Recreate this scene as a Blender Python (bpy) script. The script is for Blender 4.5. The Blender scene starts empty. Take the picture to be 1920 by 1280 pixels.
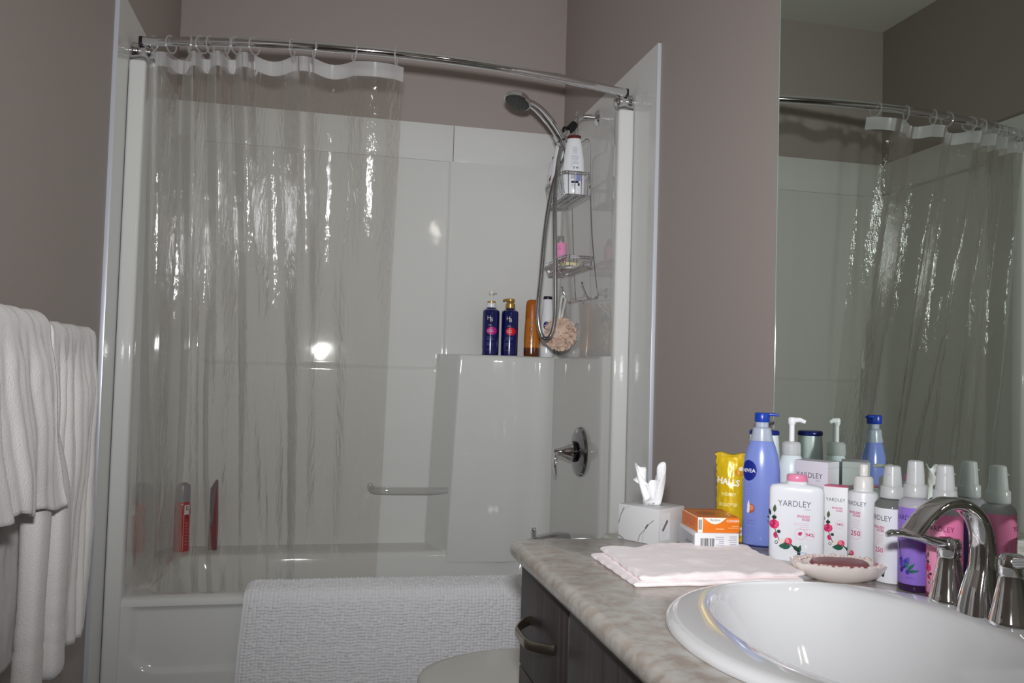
import bpy, bmesh, math, random
from mathutils import Vector, Matrix, noise
R = math.radians
PI = math.pi
S = bpy.context.scene
COL = S.collection

# ------------------------------------------------------------------ camera
CAMX, CAMY, CAMZ = 0.5633, -2.5973, 1.1121
YAW, PITCH, ROLL = 0.2215, 0.0393, 0.0288
fw = Vector((math.sin(YAW) * math.cos(PITCH), math.cos(YAW) * math.cos(PITCH), math.sin(PITCH)))
r0 = Vector((math.cos(YAW), -math.sin(YAW), 0))
u0 = r0.cross(fw)
rr_ = r0 * math.cos(ROLL) + u0 * math.sin(ROLL)
uu_ = -r0 * math.sin(ROLL) + u0 * math.cos(ROLL)
camd = bpy.data.cameras.new('camera')
camd.sensor_width = 36
camd.lens = 1590.28 / 1920 * 36
camd.clip_start = 0.02
cam = bpy.data.objects.new('camera', camd)
COL.objects.link(cam)
M = Matrix((rr_, uu_, -fw)).transposed().to_4x4()
M.translation = (CAMX, CAMY, CAMZ)
cam.matrix_world = M
S.camera = cam

# ------------------------------------------------------------------ world, lights, exposure
wd = bpy.data.worlds.new('world')
S.world = wd
wd.use_nodes = True
wd.node_tree.nodes['Background'].inputs[0].default_value = (0.9, 0.85, 0.8, 1)
wd.node_tree.nodes['Background'].inputs[1].default_value = 0.02

# the photographer's flash, a hand's breadth above the lens
fl = bpy.data.lights.new('camera_flash', 'AREA')
fl.shape = 'RECTANGLE'
fl.size, fl.size_y = 0.07, 0.045
fl.energy = 11.4
fl.spread = R(94)
fl.color = (0.965, 0.98, 1.0)
flo = bpy.data.objects.new('camera_flash', fl)
COL.objects.link(flo)
Mf = M.copy()
Mf.translation = Vector((CAMX, CAMY, CAMZ)) + Vector((0, 0, 0.145)) + fw * 0.03
flo.matrix_world = Mf @ Matrix.Rotation(R(6), 4, 'X')

# the warm vanity lamp high on the right wall, over the mirror and behind the camera
cl = bpy.data.lights.new('vanity_lamp_glow', 'AREA')
cl.shape = 'RECTANGLE'
cl.size, cl.size_y = 0.12, 0.40
cl.energy = 2.2
cl.color = (1.0, 0.93, 0.83)
clo = bpy.data.objects.new('vanity_lamp_glow', cl)
COL.objects.link(clo)
clo.location = (1.42, -2.55, 2.22)
clo.rotation_euler = (0, R(55), 0)

vs = S.view_settings
vs.view_transform = 'Standard'
vs.look = 'None'
vs.gamma = 1.0
vs.use_curve_mapping = False
vs.exposure = 0.0
S.cycles.transparent_max_bounces = 48
S.cycles.max_bounces = 12
S.cycles.diffuse_bounces = 5
S.cycles.glossy_bounces = 6

# ------------------------------------------------------------------ materials
def lin(c):
    o = []
    for v in c[:3]:
        v = v / 255.0
        o.append(v / 12.92 if v <= 0.04045 else ((v + 0.055) / 1.055) ** 2.4)
    return (o[0], o[1], o[2], 1.0)

MATS = {}
def mat(name, rgb=(200, 200, 200), rough=0.5, metal=0.0, spec=0.5, coat=0.0, bump=None, vary=None, trans=0.0, sheen=0.0, ior=1.45, alpha=1.0):
    """bump=(scale, strength[, zstretch]); vary=(scale, rgb2[, contrast])"""
    if name in MATS:
        return MATS[name]
    m = bpy.data.materials.new(name)
    m.use_nodes = True
    nt = m.node_tree
    b = nt.nodes['Principled BSDF']
    b.inputs['Base Color'].default_value = lin(rgb)
    b.inputs['Roughness'].default_value = rough
    b.inputs['Metallic'].default_value = metal
    b.inputs['Specular IOR Level'].default_value = spec
    b.inputs['Coat Weight'].default_value = coat
    b.inputs['Coat Roughness'].default_value = 0.05
    b.inputs['Transmission Weight'].default_value = trans
    b.inputs['IOR'].default_value = ior
    b.inputs['Sheen Weight'].default_value = sheen
    b.inputs['Alpha'].default_value = alpha
    tc = nt.nodes.new('ShaderNodeTexCoord')
    if vary:
        n = nt.nodes.new('ShaderNodeTexNoise')
        n.inputs['Scale'].default_value = vary[0]
        n.inputs['Detail'].default_value = 5
        r = nt.nodes.new('ShaderNodeValToRGB')
        k = vary[2] if len(vary) > 2 else 0.25
        r.color_ramp.elements[0].position = 0.5 - k
        r.color_ramp.elements[1].position = 0.5 + k
        r.color_ramp.elements[0].color = lin(rgb)
        r.color_ramp.elements[1].color = lin(vary[1])
        nt.links.new(tc.outputs['Object'], n.inputs['Vector'])
        nt.links.new(n.outputs['Fac'], r.inputs['Fac'])
        nt.links.new(r.outputs['Color'], b.inputs['Base Color'])
    if bump:
        n = nt.nodes.new('ShaderNodeTexNoise')
        n.inputs['Scale'].default_value = bump[0]
        n.inputs['Detail'].default_value = 3
        bp = nt.nodes.new('ShaderNodeBump')
        bp.inputs['Strength'].default_value = bump[1]
        bp.inputs['Distance'].default_value = 0.01
        if len(bump) > 2:
            mp = nt.nodes.new('ShaderNodeMapping')
            mp.inputs['Scale'].default_value = bump[2]
            nt.links.new(tc.outputs['Object'], mp.inputs['Vector'])
            nt.links.new(mp.outputs['Vector'], n.inputs['Vector'])
        else:
            nt.links.new(tc.outputs['Object'], n.inputs['Vector'])
        nt.links.new(n.outputs['Fac'], bp.inputs['Height'])
        nt.links.new(bp.outputs['Normal'], b.inputs['Normal'])
    MATS[name] = m
    return m

def clear_plastic(name, tint, rough=0.08, haze=0.0, hazergb=(230, 230, 228), bump=None, f_ior=1.5, f_max=1.0):
    """thin clear sheet: tinted see-through layer, fresnel gloss and an optional milky haze"""
    m = bpy.data.materials.new(name)
    m.use_nodes = True
    nt = m.node_tree
    nt.nodes.remove(nt.nodes['Principled BSDF'])
    out = nt.nodes['Material Output']
    tr = nt.nodes.new('ShaderNodeBsdfTransparent')
    tr.inputs[0].default_value = (*tint, 1)
    gl = nt.nodes.new('ShaderNodeBsdfGlossy')
    gl.inputs['Roughness'].default_value = rough
    gl.inputs['Color'].default_value = (1, 1, 1, 1)
    fr = nt.nodes.new('ShaderNodeFresnel')
    fr.inputs['IOR'].default_value = f_ior
    mx = nt.nodes.new('ShaderNodeMixShader')
    base = tr.outputs[0]
    if haze > 0:
        d = nt.nodes.new('ShaderNodeBsdfDiffuse')
        d.inputs[0].default_value = lin(hazergb)
        t2 = nt.nodes.new('ShaderNodeBsdfTranslucent')
        t2.inputs[0].default_value = lin(hazergb)
        m2 = nt.nodes.new('ShaderNodeMixShader')
        m2.inputs[0].default_value = 0.4
        nt.links.new(d.outputs[0], m2.inputs[1])
        nt.links.new(t2.outputs[0], m2.inputs[2])
        m3 = nt.nodes.new('ShaderNodeMixShader')
        m3.inputs[0].default_value = haze
        nt.links.new(tr.outputs[0], m3.inputs[1])
        nt.links.new(m2.outputs[0], m3.inputs[2])
        base = m3.outputs[0]
    mn = nt.nodes.new('ShaderNodeMath')
    mn.operation = 'MINIMUM'
    mn.inputs[1].default_value = f_max
    nt.links.new(fr.outputs[0], mn.inputs[0])
    nt.links.new(mn.outputs[0], mx.inputs[0])
    nt.links.new(base, mx.inputs[1])
    nt.links.new(gl.outputs[0], mx.inputs[2])
    nt.links.new(mx.outputs[0], out.inputs[0])
    if bump:
        tc = nt.nodes.new('ShaderNodeTexCoord')
        mp = nt.nodes.new('ShaderNodeMapping')
        mp.inputs['Scale'].default_value = bump[2]
        n = nt.nodes.new('ShaderNodeTexNoise')
        n.inputs['Scale'].default_value = bump[0]
        n.inputs['Detail'].default_value = 4
        bp = nt.nodes.new('ShaderNodeBump')
        bp.inputs['Strength'].default_value = bump[1]
        bp.inputs['Distance'].default_value = 0.01
        nt.links.new(tc.outputs['Object'], mp.inputs['Vector'])
        nt.links.new(mp.outputs['Vector'], n.inputs['Vector'])
        nt.links.new(n.outputs['Fac'], bp.inputs['Height'])
        nt.links.new(bp.outputs['Normal'], gl.inputs['Normal'])
        nt.links.new(bp.outputs['Normal'], fr.inputs['Normal'])
    MATS[name] = m
    return m

def laminate():
    m = mat('stone_laminate', (182, 172, 162), 0.22, bump=(90, 0.03))
    nt = m.node_tree
    b = nt.nodes['Principled BSDF']
    tc = nt.nodes.new('ShaderNodeTexCoord')
    def nz(sc, det, dist):
        n = nt.nodes.new('ShaderNodeTexNoise')
        n.inputs['Scale'].default_value = sc
        n.inputs['Detail'].default_value = det
        n.inputs['Distortion'].default_value = dist
        nt.links.new(tc.outputs['Object'], n.inputs['Vector'])
        return n
    n1, n2 = nz(16, 9, 1.2), nz(45, 9, 0.5)
    r1 = nt.nodes.new('ShaderNodeValToRGB')
    e = r1.color_ramp.elements
    e[0].position, e[0].color = 0.33, lin((156, 146, 138))
    e[1].position, e[1].color = 0.66, lin((196, 193, 188))
    x = e.new(0.5)
    x.color = lin((178, 168, 159))
    r2 = nt.nodes.new('ShaderNodeValToRGB')
    r2.color_ramp.elements[0].position, r2.color_ramp.elements[0].color = 0.42, lin((206, 204, 200))
    r2.color_ramp.elements[1].position, r2.color_ramp.elements[1].color = 0.62, lin((178, 163, 150))
    mx = nt.nodes.new('ShaderNodeMix')
    mx.data_type = 'RGBA'
    mx.inputs[0].default_value = 0.45
    nt.links.new(n1.outputs['Fac'], r1.inputs['Fac'])
    nt.links.new(n2.outputs['Fac'], r2.inputs['Fac'])
    nt.links.new(r1.outputs['Color'], mx.inputs[6])
    nt.links.new(r2.outputs['Color'], mx.inputs[7])
    nt.links.new(mx.outputs[2], b.inputs['Base Color'])
    return m

def wood():
    m = mat('espresso_wood', (62, 54, 52), 0.45)
    nt = m.node_tree
    b = nt.nodes['Principled BSDF']
    tc = nt.nodes.new('ShaderNodeTexCoord')
    mp = nt.nodes.new('ShaderNodeMapping')
    mp.inputs['Scale'].default_value = (60, 60, 2.5)
    n = nt.nodes.new('ShaderNodeTexNoise')
    n.inputs['Scale'].default_value = 1.5
    n.inputs['Detail'].default_value = 6
    r = nt.nodes.new('ShaderNodeValToRGB')
    r.color_ramp.elements[0].position, r.color_ramp.elements[0].color = 0.35, lin((50, 44, 43))
    r.color_ramp.elements[1].position, r.color_ramp.elements[1].color = 0.7, lin((76, 67, 64))
    nt.links.new(tc.outputs['Object'], mp.inputs['Vector'])
    nt.links.new(mp.outputs['Vector'], n.inputs['Vector'])
    nt.links.new(n.outputs['Fac'], r.inputs['Fac'])
    nt.links.new(r.outputs['Color'], b.inputs['Base Color'])
    return m

paint = mat('taupe_paint', (170, 159, 154), 0.55, spec=0.3, bump=(160, 0.04))
ceil_m = mat('ceiling_white', (214, 212, 206), 0.8, spec=0.2)
floor_m = mat('floor_vinyl', (120, 112, 104), 0.4, vary=(6, (140, 132, 122)))
acrylic = mat('white_fiberglass', (219, 219, 216), 0.05, spec=0.42, bump=(4.0, 0.13))
tile_m = mat('white_tile', (226, 226, 224), 0.12, bump=(14, 0.04, (0.4, 1, 9)))
trim_m = mat('metal_edge_trim', (222, 226, 236), 0.3, metal=0.3)
chrome = mat('chrome', (228, 228, 230), 0.06, metal=1.0)
chrome2 = mat('satin_chrome', (190, 190, 192), 0.2, metal=1.0)
mirror_m = mat('mirror_glass', (206, 214, 206), 0.0, metal=1.0)
black_m = mat('black_plastic', (22, 22, 24), 0.4)
porcelain = mat('porcelain', (236, 236, 238), 0.08, spec=0.55, coat=0.3)
toilet_m = mat('toilet_seat_white', (216, 214, 206), 0.3)
terry = mat('white_terry', (228, 224, 222), 0.95, spec=0.1, sheen=0.3, bump=(330, 0.25))
terry_band = mat('white_woven_band', (214, 209, 208), 0.85, spec=0.1, sheen=0.2, bump=(700, 0.3))
pinkterry = mat('pale_pink_terry', (252, 240, 241), 0.95, spec=0.1, sheen=0.3, bump=(380, 0.16))
matm = mat('white_chenille', (240, 240, 243), 0.95, spec=0.1, sheen=0.25, bump=(500, 0.3))
lam = laminate()
woodm = wood()
vinyl = clear_plastic('clear_vinyl', (0.925, 0.918, 0.895), 0.065, haze=0.035, hazergb=(205, 200, 190), bump=(12, 0.32, (9, 9, 1.3)), f_ior=1.6, f_max=0.55)
vinyl_head = clear_plastic('milky_vinyl', (0.9, 0.9, 0.9), 0.15, haze=0.6, hazergb=(226, 226, 226))
clearp = clear_plastic('clear_ring_plastic', (0.95, 0.95, 0.95), 0.1, haze=0.22, hazergb=(235, 235, 235), f_ior=1.45, f_max=0.4)
clearbar = clear_plastic('clear_acrylic', (0.95, 0.95, 0.95), 0.06, haze=0.35, f_ior=1.5, f_max=0.5)
frost = mat('frosted_plastic', (232, 233, 234), 0.22, trans=0.45, ior=1.3)
white_p = mat('white_plastic', (238, 239, 243), 0.25, coat=0.2)
white_g = mat('cool_white_plastic', (226, 234, 238), 0.28)
offw = mat('offwhite_print', (236, 236, 240), 0.4)

# ------------------------------------------------------------------ mesh helpers
class MB:
    def __init__(s):
        s.v, s.f, s.mi = [], [], []
    def add(s, vs_, fs, mi=0):
        o = len(s.v)
        s.v += [tuple(q) for q in vs_]
        s.f += [tuple(i + o for i in q) for q in fs]
        s.mi += [mi] * len(fs)
        return s
    def box(s, c, d, mi=0, bev=0.0, seg=2):
        bm = bmesh.new()
        bmesh.ops.create_cube(bm, size=1)
        for v in bm.verts:
            v.co = Vector((v.co.x * d[0] + c[0], v.co.y * d[1] + c[1], v.co.z * d[2] + c[2]))
        if bev > 0:
            bmesh.ops.bevel(bm, geom=list(bm.edges), offset=bev, segments=seg, profile=0.5, affect='EDGES')
        return s.bm(bm, mi)
    def bm(s, bm, mi=0):
        bm.verts.index_update()
        s.add([v.co[:] for v in bm.verts], [[v.index for v in f.verts] for f in bm.faces], mi)
        bm.free()
        return s
    def lathe(s, prof, n=32, c=(0, 0, 0), sx=1.0, sy=1.0, mi=0, axis='z', sq=2.0, cap=True):
        """prof: list of (r, h). sq: superellipse exponent."""
        vs_, fs = [], []
        for r, h in prof:
            for k in range(n):
                a = 2 * PI * k / n
                ca, sa = math.cos(a), math.sin(a)
                if sq != 2.0:
                    q = (abs(ca) ** sq + abs(sa) ** sq) ** (-1.0 / sq)
                    ca, sa = ca * q, sa * q
                x, y = r * sx * ca, r * sy * sa
                p = {'z': (x, y, h), 'x': (h, x, y), '-x': (-h, -x, y), 'y': (y, h, x), '-y': (x, -h, y)}[axis]
                vs_.append((p[0] + c[0], p[1] + c[1], p[2] + c[2]))
        for i in range(len(prof) - 1):
            for k in range(n):
                k2 = (k + 1) % n
                fs.append((i * n + k, i * n + k2, (i + 1) * n + k2, (i + 1) * n + k))
        if cap:
            if prof[0][0] > 1e-6:
                fs.append(tuple(reversed(range(n))))
            if prof[-1][0] > 1e-6:
                fs.append(tuple((len(prof) - 1) * n + k for k in range(n)))
        return s.add(vs_, fs, mi)
    def tube(s, path, rad, n=10, closed=False, mi=0, up=None, flat=None, cap=True, side=None):
        """sweep a circle (or ellipse: flat=(w,h) lists) along a path"""
        P_ = [Vector(p) for p in path]
        m = len(P_)
        rads = rad if isinstance(rad, (list, tuple)) else [rad] * m
        vs_, fs = [], []
        prev = None
        for i in range(m):
            if closed:
                t = P_[(i + 1) % m] - P_[i - 1]
            else:
                t = P_[min(i + 1, m - 1)] - P_[max(i - 1, 0)]
            t.normalize()
            if side is not None:
                a = Vector(side).cross(t).normalized()
            elif up is not None:
                a = Vector(up)
                a = (a - t * a.dot(t)).normalized()
            elif prev is None:
                a = t.orthogonal().normalized()
            else:
                a = (prev - t * prev.dot(t)).normalized()
            prev = a
            b = t.cross(a)
            for k in range(n):
                th = 2 * PI * k / n
                if flat:
                    w, h = flat[i] if isinstance(flat, list) else flat
                    ca, sa = math.cos(th), math.sin(th)
                    q = (abs(ca) ** 3 + abs(sa) ** 3) ** (-1 / 3)
                    vs_.append(P_[i] + a * (h * ca * q) + b * (w * sa * q))
                else:
                    vs_.append(P_[i] + (a * math.cos(th) + b * math.sin(th)) * rads[i])
        L = m if closed else m - 1
        for i in range(L):
            j = (i + 1) % m
            for k in range(n):
                k2 = (k + 1) % n
                fs.append((i * n + k, i * n + k2, j * n + k2, j * n + k))
        if not closed and cap:
            fs.append(tuple(reversed(range(n))))
            fs.append(tuple((m - 1) * n + k for k in range(n)))
        return s.add(vs_, fs, mi)
    def grid(s, nu, nv, fn, mi=0, closed_u=False, flip=False):
        vs_ = [fn(i / (nu - 1) if not closed_u else i / nu, j / (nv - 1)) for j in range(nv) for i in range(nu)]
        fs = []
        for j in range(nv - 1):
            for i in range(nu if closed_u else nu - 1):
                i2 = (i + 1) % nu
                q = (j * nu + i, j * nu + i2, (j + 1) * nu + i2, (j + 1) * nu + i)
                fs.append(tuple(reversed(q)) if flip else q)
        return s.add(vs_, fs, mi)
    def build(s, name, mats, parent=None, smooth=True, ang=35, weld=0.0, loc=None):
        me = bpy.data.meshes.new(name)
        me.from_pydata(s.v, [], s.f)
        if not isinstance(mats, (list, tuple)):
            mats = [mats]
        for m in mats:
            me.materials.append(m)
        me.polygons.foreach_set('material_index', s.mi)
        if weld:
            bm = bmesh.new()
            bm.from_mesh(me)
            bmesh.ops.remove_doubles(bm, verts=bm.verts, dist=weld)
            bmesh.ops.recalc_face_normals(bm, faces=bm.faces)
            bm.to_mesh(me)
            bm.free()
        me.update()
        if smooth:
            me.polygons.foreach_set('use_smooth', [True] * len(me.polygons))
            me.set_sharp_from_angle(angle=R(ang))
        o = bpy.data.objects.new(name, me)
        COL.objects.link(o)
        if parent is not None:
            o.parent = parent
        if loc:
            o.location = loc
        return o

def thing(name, label, cat, loc=(0, 0, 0), rz=0.0, group=None):
    o = bpy.data.objects.new(name, None)
    o.empty_display_size = 0.05
    COL.objects.link(o)
    o.location = loc
    o.rotation_euler = (0, 0, rz)
    o['label'] = label
    o['category'] = cat
    if group:
        o['group'] = group
    return o

def tag(o, label, cat, group=None):
    o['label'] = label
    o['category'] = cat
    if group:
        o['group'] = group
    return o

def struct(o):
    o['kind'] = 'structure'
    return o

def sstep(a, b, x):
    t = max(0.0, min(1.0, (x - a) / (b - a)))
    return t * t * (3 - 2 * t)

def lerp(a, b, t):
    return a + (b - a) * t

def interp(pts, x):
    """piecewise linear, pts sorted by first value"""
    if x <= pts[0][0]:
        return pts[0][1]
    for (a, b), (c, d) in zip(pts, pts[1:]):
        if x <= c:
            return b + (d - b) * (x - a) / (c - a)
    return pts[-1][1]

def smooth_path(pts, k=8):
    """Catmull-Rom through the points"""
    P_ = [Vector(p) for p in pts]
    P_ = [P_[0] * 2 - P_[1]] + P_ + [P_[-1] * 2 - P_[-2]]
    out = []
    for i in range(1, len(P_) - 2):
        a, b, c, d = P_[i - 1], P_[i], P_[i + 1], P_[i + 2]
        for j in range(k):
            t = j / k
            out.append(0.5 * ((2 * b) + (c - a) * t + (2 * a - 5 * b + 4 * c - d) * t * t + (3 * b - a - 3 * c + d) * t ** 3))
    out.append(P_[-2])
    return out

# --- printed marks laid on a surface -------------------------------------------------
TXT = {}
def text_geo(s, weight):
    key = (s, weight)
    if key not in TXT:
        cu = bpy.data.curves.new('lettering', 'FONT')
        cu.body = s
        cu.size = 1.0
        cu.resolution_u = 2
        cu.offset = weight
        cu.align_x = 'CENTER'
        ob = bpy.data.objects.new('lettering', cu)
        me = ob.to_mesh()
        vs_ = [(v.co.x, v.co.y) for v in me.vertices]
        fs = [tuple(p.vertices) for p in me.polygons]
        ob.to_mesh_clear()
        bpy.data.objects.remove(ob)
        bpy.data.curves.remove(cu)
        TXT[key] = (vs_, fs)
    return TXT[key]

class Print:
    """flat marks in (u, v), wrapped onto a surface by fn(u, v, h)"""
    def __init__(s, fn, curved=True):
        s.fn, s.curved = fn, curved
        s.items, s.mats, s.h = [], [], 0.0003
    def mi(s, rgb):
        m = mat('print_%d_%d_%d' % tuple(rgb), rgb, 0.4)
        if m not in s.mats:
            s.mats.append(m)
        return s.mats.index(m)
    def poly(s, pts, rgb, lift=0):
        s.items.append(([tuple(p) for p in pts], [tuple(range(len(pts)))], s.mi(rgb), s.h + lift))
    def ell(s, u, v, a, b, rgb, rot=0.0, n=18, lift=0):
        c, d = math.cos(rot), math.sin(rot)
        s.poly([(u + a * math.cos(t) * c - b * math.sin(t) * d, v + a * math.cos(t) * d + b * math.sin(t) * c)
                for t in [2 * PI * k / n for k in range(n)]], rgb, lift)
    def ring(s, u, v, r, w, rgb, n=28, lift=0, sx=1.0):
        vs_, fs = [], []
        for k in range(n):
            a = 2 * PI * k / n
            vs_ += [(u + sx * r * math.cos(a), v + r * math.sin(a)), (u + sx * (r - w) * math.cos(a), v + (r - w) * math.sin(a))]
            k2 = (k + 1) % n
            fs.append((2 * k, 2 * k2, 2 * k2 + 1, 2 * k + 1))
        s.items.append((vs_, fs, s.mi(rgb), s.h + lift))
    def leaf(s, u, v, L, W, rgb, rot, lift=0):
        c, d = math.cos(rot), math.sin(rot)
        pts = [(0, 0), (.25 * L, .45 * W), (.55 * L, .5 * W), (.85 * L, .25 * W), (L, 0), (.85 * L, -.22 * W), (.55 * L, -.5 * W), (.25 * L, -.42 * W)]
        s.poly([(u + x * c - y * d, v + x * d + y * c) for x, y in pts], rgb, lift)
    def rect(s, u, v, w, h, rgb, lift=0, rot=0.0):
        c, d = math.cos(rot), math.sin(rot)
        s.poly([(u + x * c - y * d, v + x * d + y * c) for x, y in ((-w / 2, -h / 2), (w / 2, -h / 2), (w / 2, h / 2), (-w / 2, h / 2))], rgb, lift)
    def text(s, t, u, v, size, rgb, weight=0.0, sx=1.0, rot=0.0, lift=0.0001, align='c'):
        vs_, fs = text_geo(t, weight)
        xs = [p[0] for p in vs_] or [0]
        off = {'c': 0, 'l': -min(xs), 'r': -max(xs)}[align]
        c, d = math.cos(rot), math.sin(rot)
        q = []
        for x, y in vs_:
            x, y = (x + off) * size * sx, (y - 0.35) * size
            q.append((u + x * c - y * d, v + x * d + y * c))
        s.items.append((q, fs, s.mi(rgb), s.h + lift))
    def lines(s, u, v, w, n, pitch, rgb, thick=0.0009, align='r', seed=1):
        rg = random.Random(seed)
        for k in range(n):
            ww = w * rg.uniform(0.55, 1.0)
            uu = u - ww / 2 if align == 'r' else (u + ww / 2 if align == 'l' else u)
            s.rect(uu, v - k * pitch, ww, thick, rgb)
    def barcode(s, u, v, w, h, rgb=(40, 40, 44), seed=3):
        rg = random.Random(seed)
        x = u - w / 2
        while x < u + w / 2:
            t = rg.choice((0.02, 0.03, 0.05)) * w
            s.rect(x + t / 2, v, t, h, rgb, lift=0.0001)
            x += t + rg.choice((0.02, 0.03, 0.05)) * w
    def build(s, name, parent):
        bm = bmesh.new()
        hl = bm.verts.layers.float.new('h')
        for vs_, fs, mi, h in s.items:
            bv = []
            for p in vs_:
                q = bm.verts.new((p[0], p[1], 0))
                q[hl] = h
                bv.append(q)
            for f in fs:
                try:
                    fc = bm.faces.new([bv[i] for i in f])
                    fc.material_index = mi
                    fc.normal_update()
                    if fc.normal.z < 0:
                        fc.normal_flip()
                except ValueError:
                    pass
        bmesh.ops.triangulate(bm, faces=[f for f in bm.faces if len(f.verts) > 3])
        if s.curved:
            for _ in range(4):
                e = [x for x in bm.edges if x.calc_length() > 0.0045]
                if not e:
                    break
                bmesh.ops.subdivide_edges(bm, edges=e, cuts=1)
                bmesh.ops.triangulate(bm, faces=[f for f in bm.faces if len(f.verts) > 3])
        for v in bm.verts:
            v.co = Vector(s.fn(v.co.x, v.co.y, v[hl]))
        me = bpy.data.meshes.new(name)
        bm.to_mesh(me)
        bm.free()
        for m in s.mats:
            me.materials.append(m)
        o = bpy.data.objects.new(name, me)
        COL.objects.link(o)
        o.parent = parent
        return o

def wrap_cyl(r, sy=1.0):
    return lambda u, v, h: ((r + h) * math.sin(u / r), -(r * sy + h) * math.cos(u / r), v)

def wrap_flat(y):
    return lambda u, v, h: (u, y - h, v)

def wrap_left(x):       # left side (-x) face of a box; u runs towards the viewer
    return lambda u, v, h: (x - h, -u, v)

def rose_spray(p, u, v, k, pink=(214, 38, 104), full=True):
    """rose branch with leaves, k = height of the spray"""
    g1, g2, g3 = (24, 74, 54), (34, 62, 46), (16, 44, 38)
    if full:
        p.leaf(u + .10 * k, v + .83 * k, .17 * k, .075 * k, (70, 92, 58), R(85))
        p.leaf(u + .02 * k, v + .76 * k, .15 * k, .055 * k, g2, R(105))
        p.leaf(u - .01 * k, v + .70 * k, .06 * k, .04 * k, g1, R(170))
        p.ell(u + .10 * k, v + .73 * k, .05 * k, .04 * k, g3)
        p.rect(u + .10 * k, v + .70 * k, .014 * k, .2 * k, g2)
        p.ell(u + .10 * k, v + .585 * k, .105 * k, .095 * k, pink)
        for a in range(5):
            t = a * 2 * PI / 5 + .4
            p.ell(u + .10 * k + .06 * k * math.cos(t), v + .60 * k + .05 * k * math.sin(t), .045 * k, .035 * k,
                  ((232, 66, 128), (196, 22, 84))[a % 2], rot=t, lift=.0001)
        p.ell(u + .10 * k, v + .60 * k, .03 * k, .028 * k, (168, 14, 66), lift=.0002)
        p.ell(u + .2 * k, v + .44 * k, .04 * k, .036 * k, g3)
        p.rect(u + .165 * k, v + .37 * k, .016 * k, .26 * k, g2, rot=R(22))
        p.ell(u + .13 * k, v + .36 * k, .045 * k, .065 * k, (220, 60, 116), rot=.2)
        p.ell(u + .12 * k, v + .37 * k, .02 * k, .05 * k, (190, 24, 84), rot=.2, lift=.0001)
        p.ring(u + .15 * k, v + .215 * k, .035 * k, .012 * k, g3)
        p.leaf(u + .20 * k, v + .20 * k, .16 * k, .12 * k, (236, 226, 214), R(35))
    p.ell(u + .40 * k, v + .25 * k, .085 * k, .075 * k, (226, 70, 110), rot=.5)
    p.ell(u + .38 * k, v + .27 * k, .035 * k, .06 * k, (244, 140, 160), rot=.3, lift=.0001)
    p.leaf(u + .46 * k, v + .16 * k, .26 * k, .14 * k, (10, 92, 70), R(184))
    p.rect(u + .54 * k, v + .12 * k, .028 * k, .25 * k, g2, rot=R(48))
    p.leaf(u + .50 * k, v + .17 * k, .18 * k, .09 * k, g1, R(-38))
    p.leaf(u + .60 * k, v + .01 * k, .20 * k, .085 * k, (22, 88, 58), R(72))
    p.leaf(u + .64 * k, v + .06 * k, .10 * k, .07 * k, g3, R(-110))

W, D, H = 1.52, 0.78, 2.733
ZT, ZB = 2.112, 1.959
FRONT = -3.25

# ================================================================== the room
def wall(name, c, d, m):
    return struct(MB().box(c, d).build(name, m, smooth=False))
wall('floor', ((W) / 2, (D + FRONT) / 2, -0.05), (W + 0.2, D - FRONT + 0.2, 0.1), floor_m)
wall('ceiling', ((W) / 2, (D + FRONT) / 2, H + 0.05), (W + 0.2, D - FRONT + 0.2, 0.1), ceil_m)
wall('wall_left', (-0.05, (D + FRONT) / 2, H / 2), (0.1, D - FRONT, H), paint)
wall('wall_right', (W + 0.05, (D + FRONT) / 2, H / 2), (0.1, D - FRONT, H), paint)
wall('wall_back', (W / 2, D + 0.05, H / 2), (W + 0.2, 0.1, H), paint)
wall('wall_front', (W / 2, FRONT - 0.05, H / 2), (W + 0.2, 0.1, H), ceil_m)  # unseen wall behind the camera, made white to brighten the chrome reflections

# white tile band round the top of the alcove and down its two front edges
b = MB()
for x0, x1 in ((0.0, 1.055), (1.058, W)):
    b.box(((x0 + x1) / 2, D - 0.005, (ZT + ZB) / 2), (x1 - x0, 0.01, ZT - ZB), bev=0.0012)
o = struct(b.build('trim_1', tile_m))
MB().box((W / 2, D - 0.0065, ZB + 0.0015), (W - 0.03, 0.0130, 0.0045)).build('caulk_line', mat('grey_caulk', (150, 146, 140), 0.6), o)
for nm, x, yp in (('trim_2', W - 0.005, -0.257), ('trim_3', 0.005, -0.204)):
    b = MB()
    # flat L: band above the unit plus the leg that runs to the floor
    sgn = 1 if x < 0.5 else -1
    prof = [(yp, 0.0), (-0.07, 0.0), (-0.07, ZB), (D - 0.011, ZB), (D - 0.011, ZT), (yp, ZT)]
    v = [(x - 0.005, y, z) for y, z in prof] + [(x + 0.005, y, z) for y, z in prof]
    f = [(0, 1, 2, 3, 4, 5), (11, 10, 9, 8, 7, 6)] + [(i, i + 6, (i + 1) % 6 + 6, (i + 1) % 6) for i in range(6)]
    b.add(v, [tuple(reversed(q)) for q in f])
    o = struct(b.build(nm, tile_m, smooth=False))
    e = MB().box((x, yp - 0.0015, ZT / 2), (0.0125, 0.003, ZT), bev=0.0008)
    e.build('edge_trim', trim_m, o)

# ================================================================== one-piece tub and shower unit
YF = -0.075
tub = thing('bathtub_shower_unit', 'glossy white one-piece bathtub and shower surround filling the alcove behind the curtain', 'bathtub', (0, 0, 0))

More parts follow.
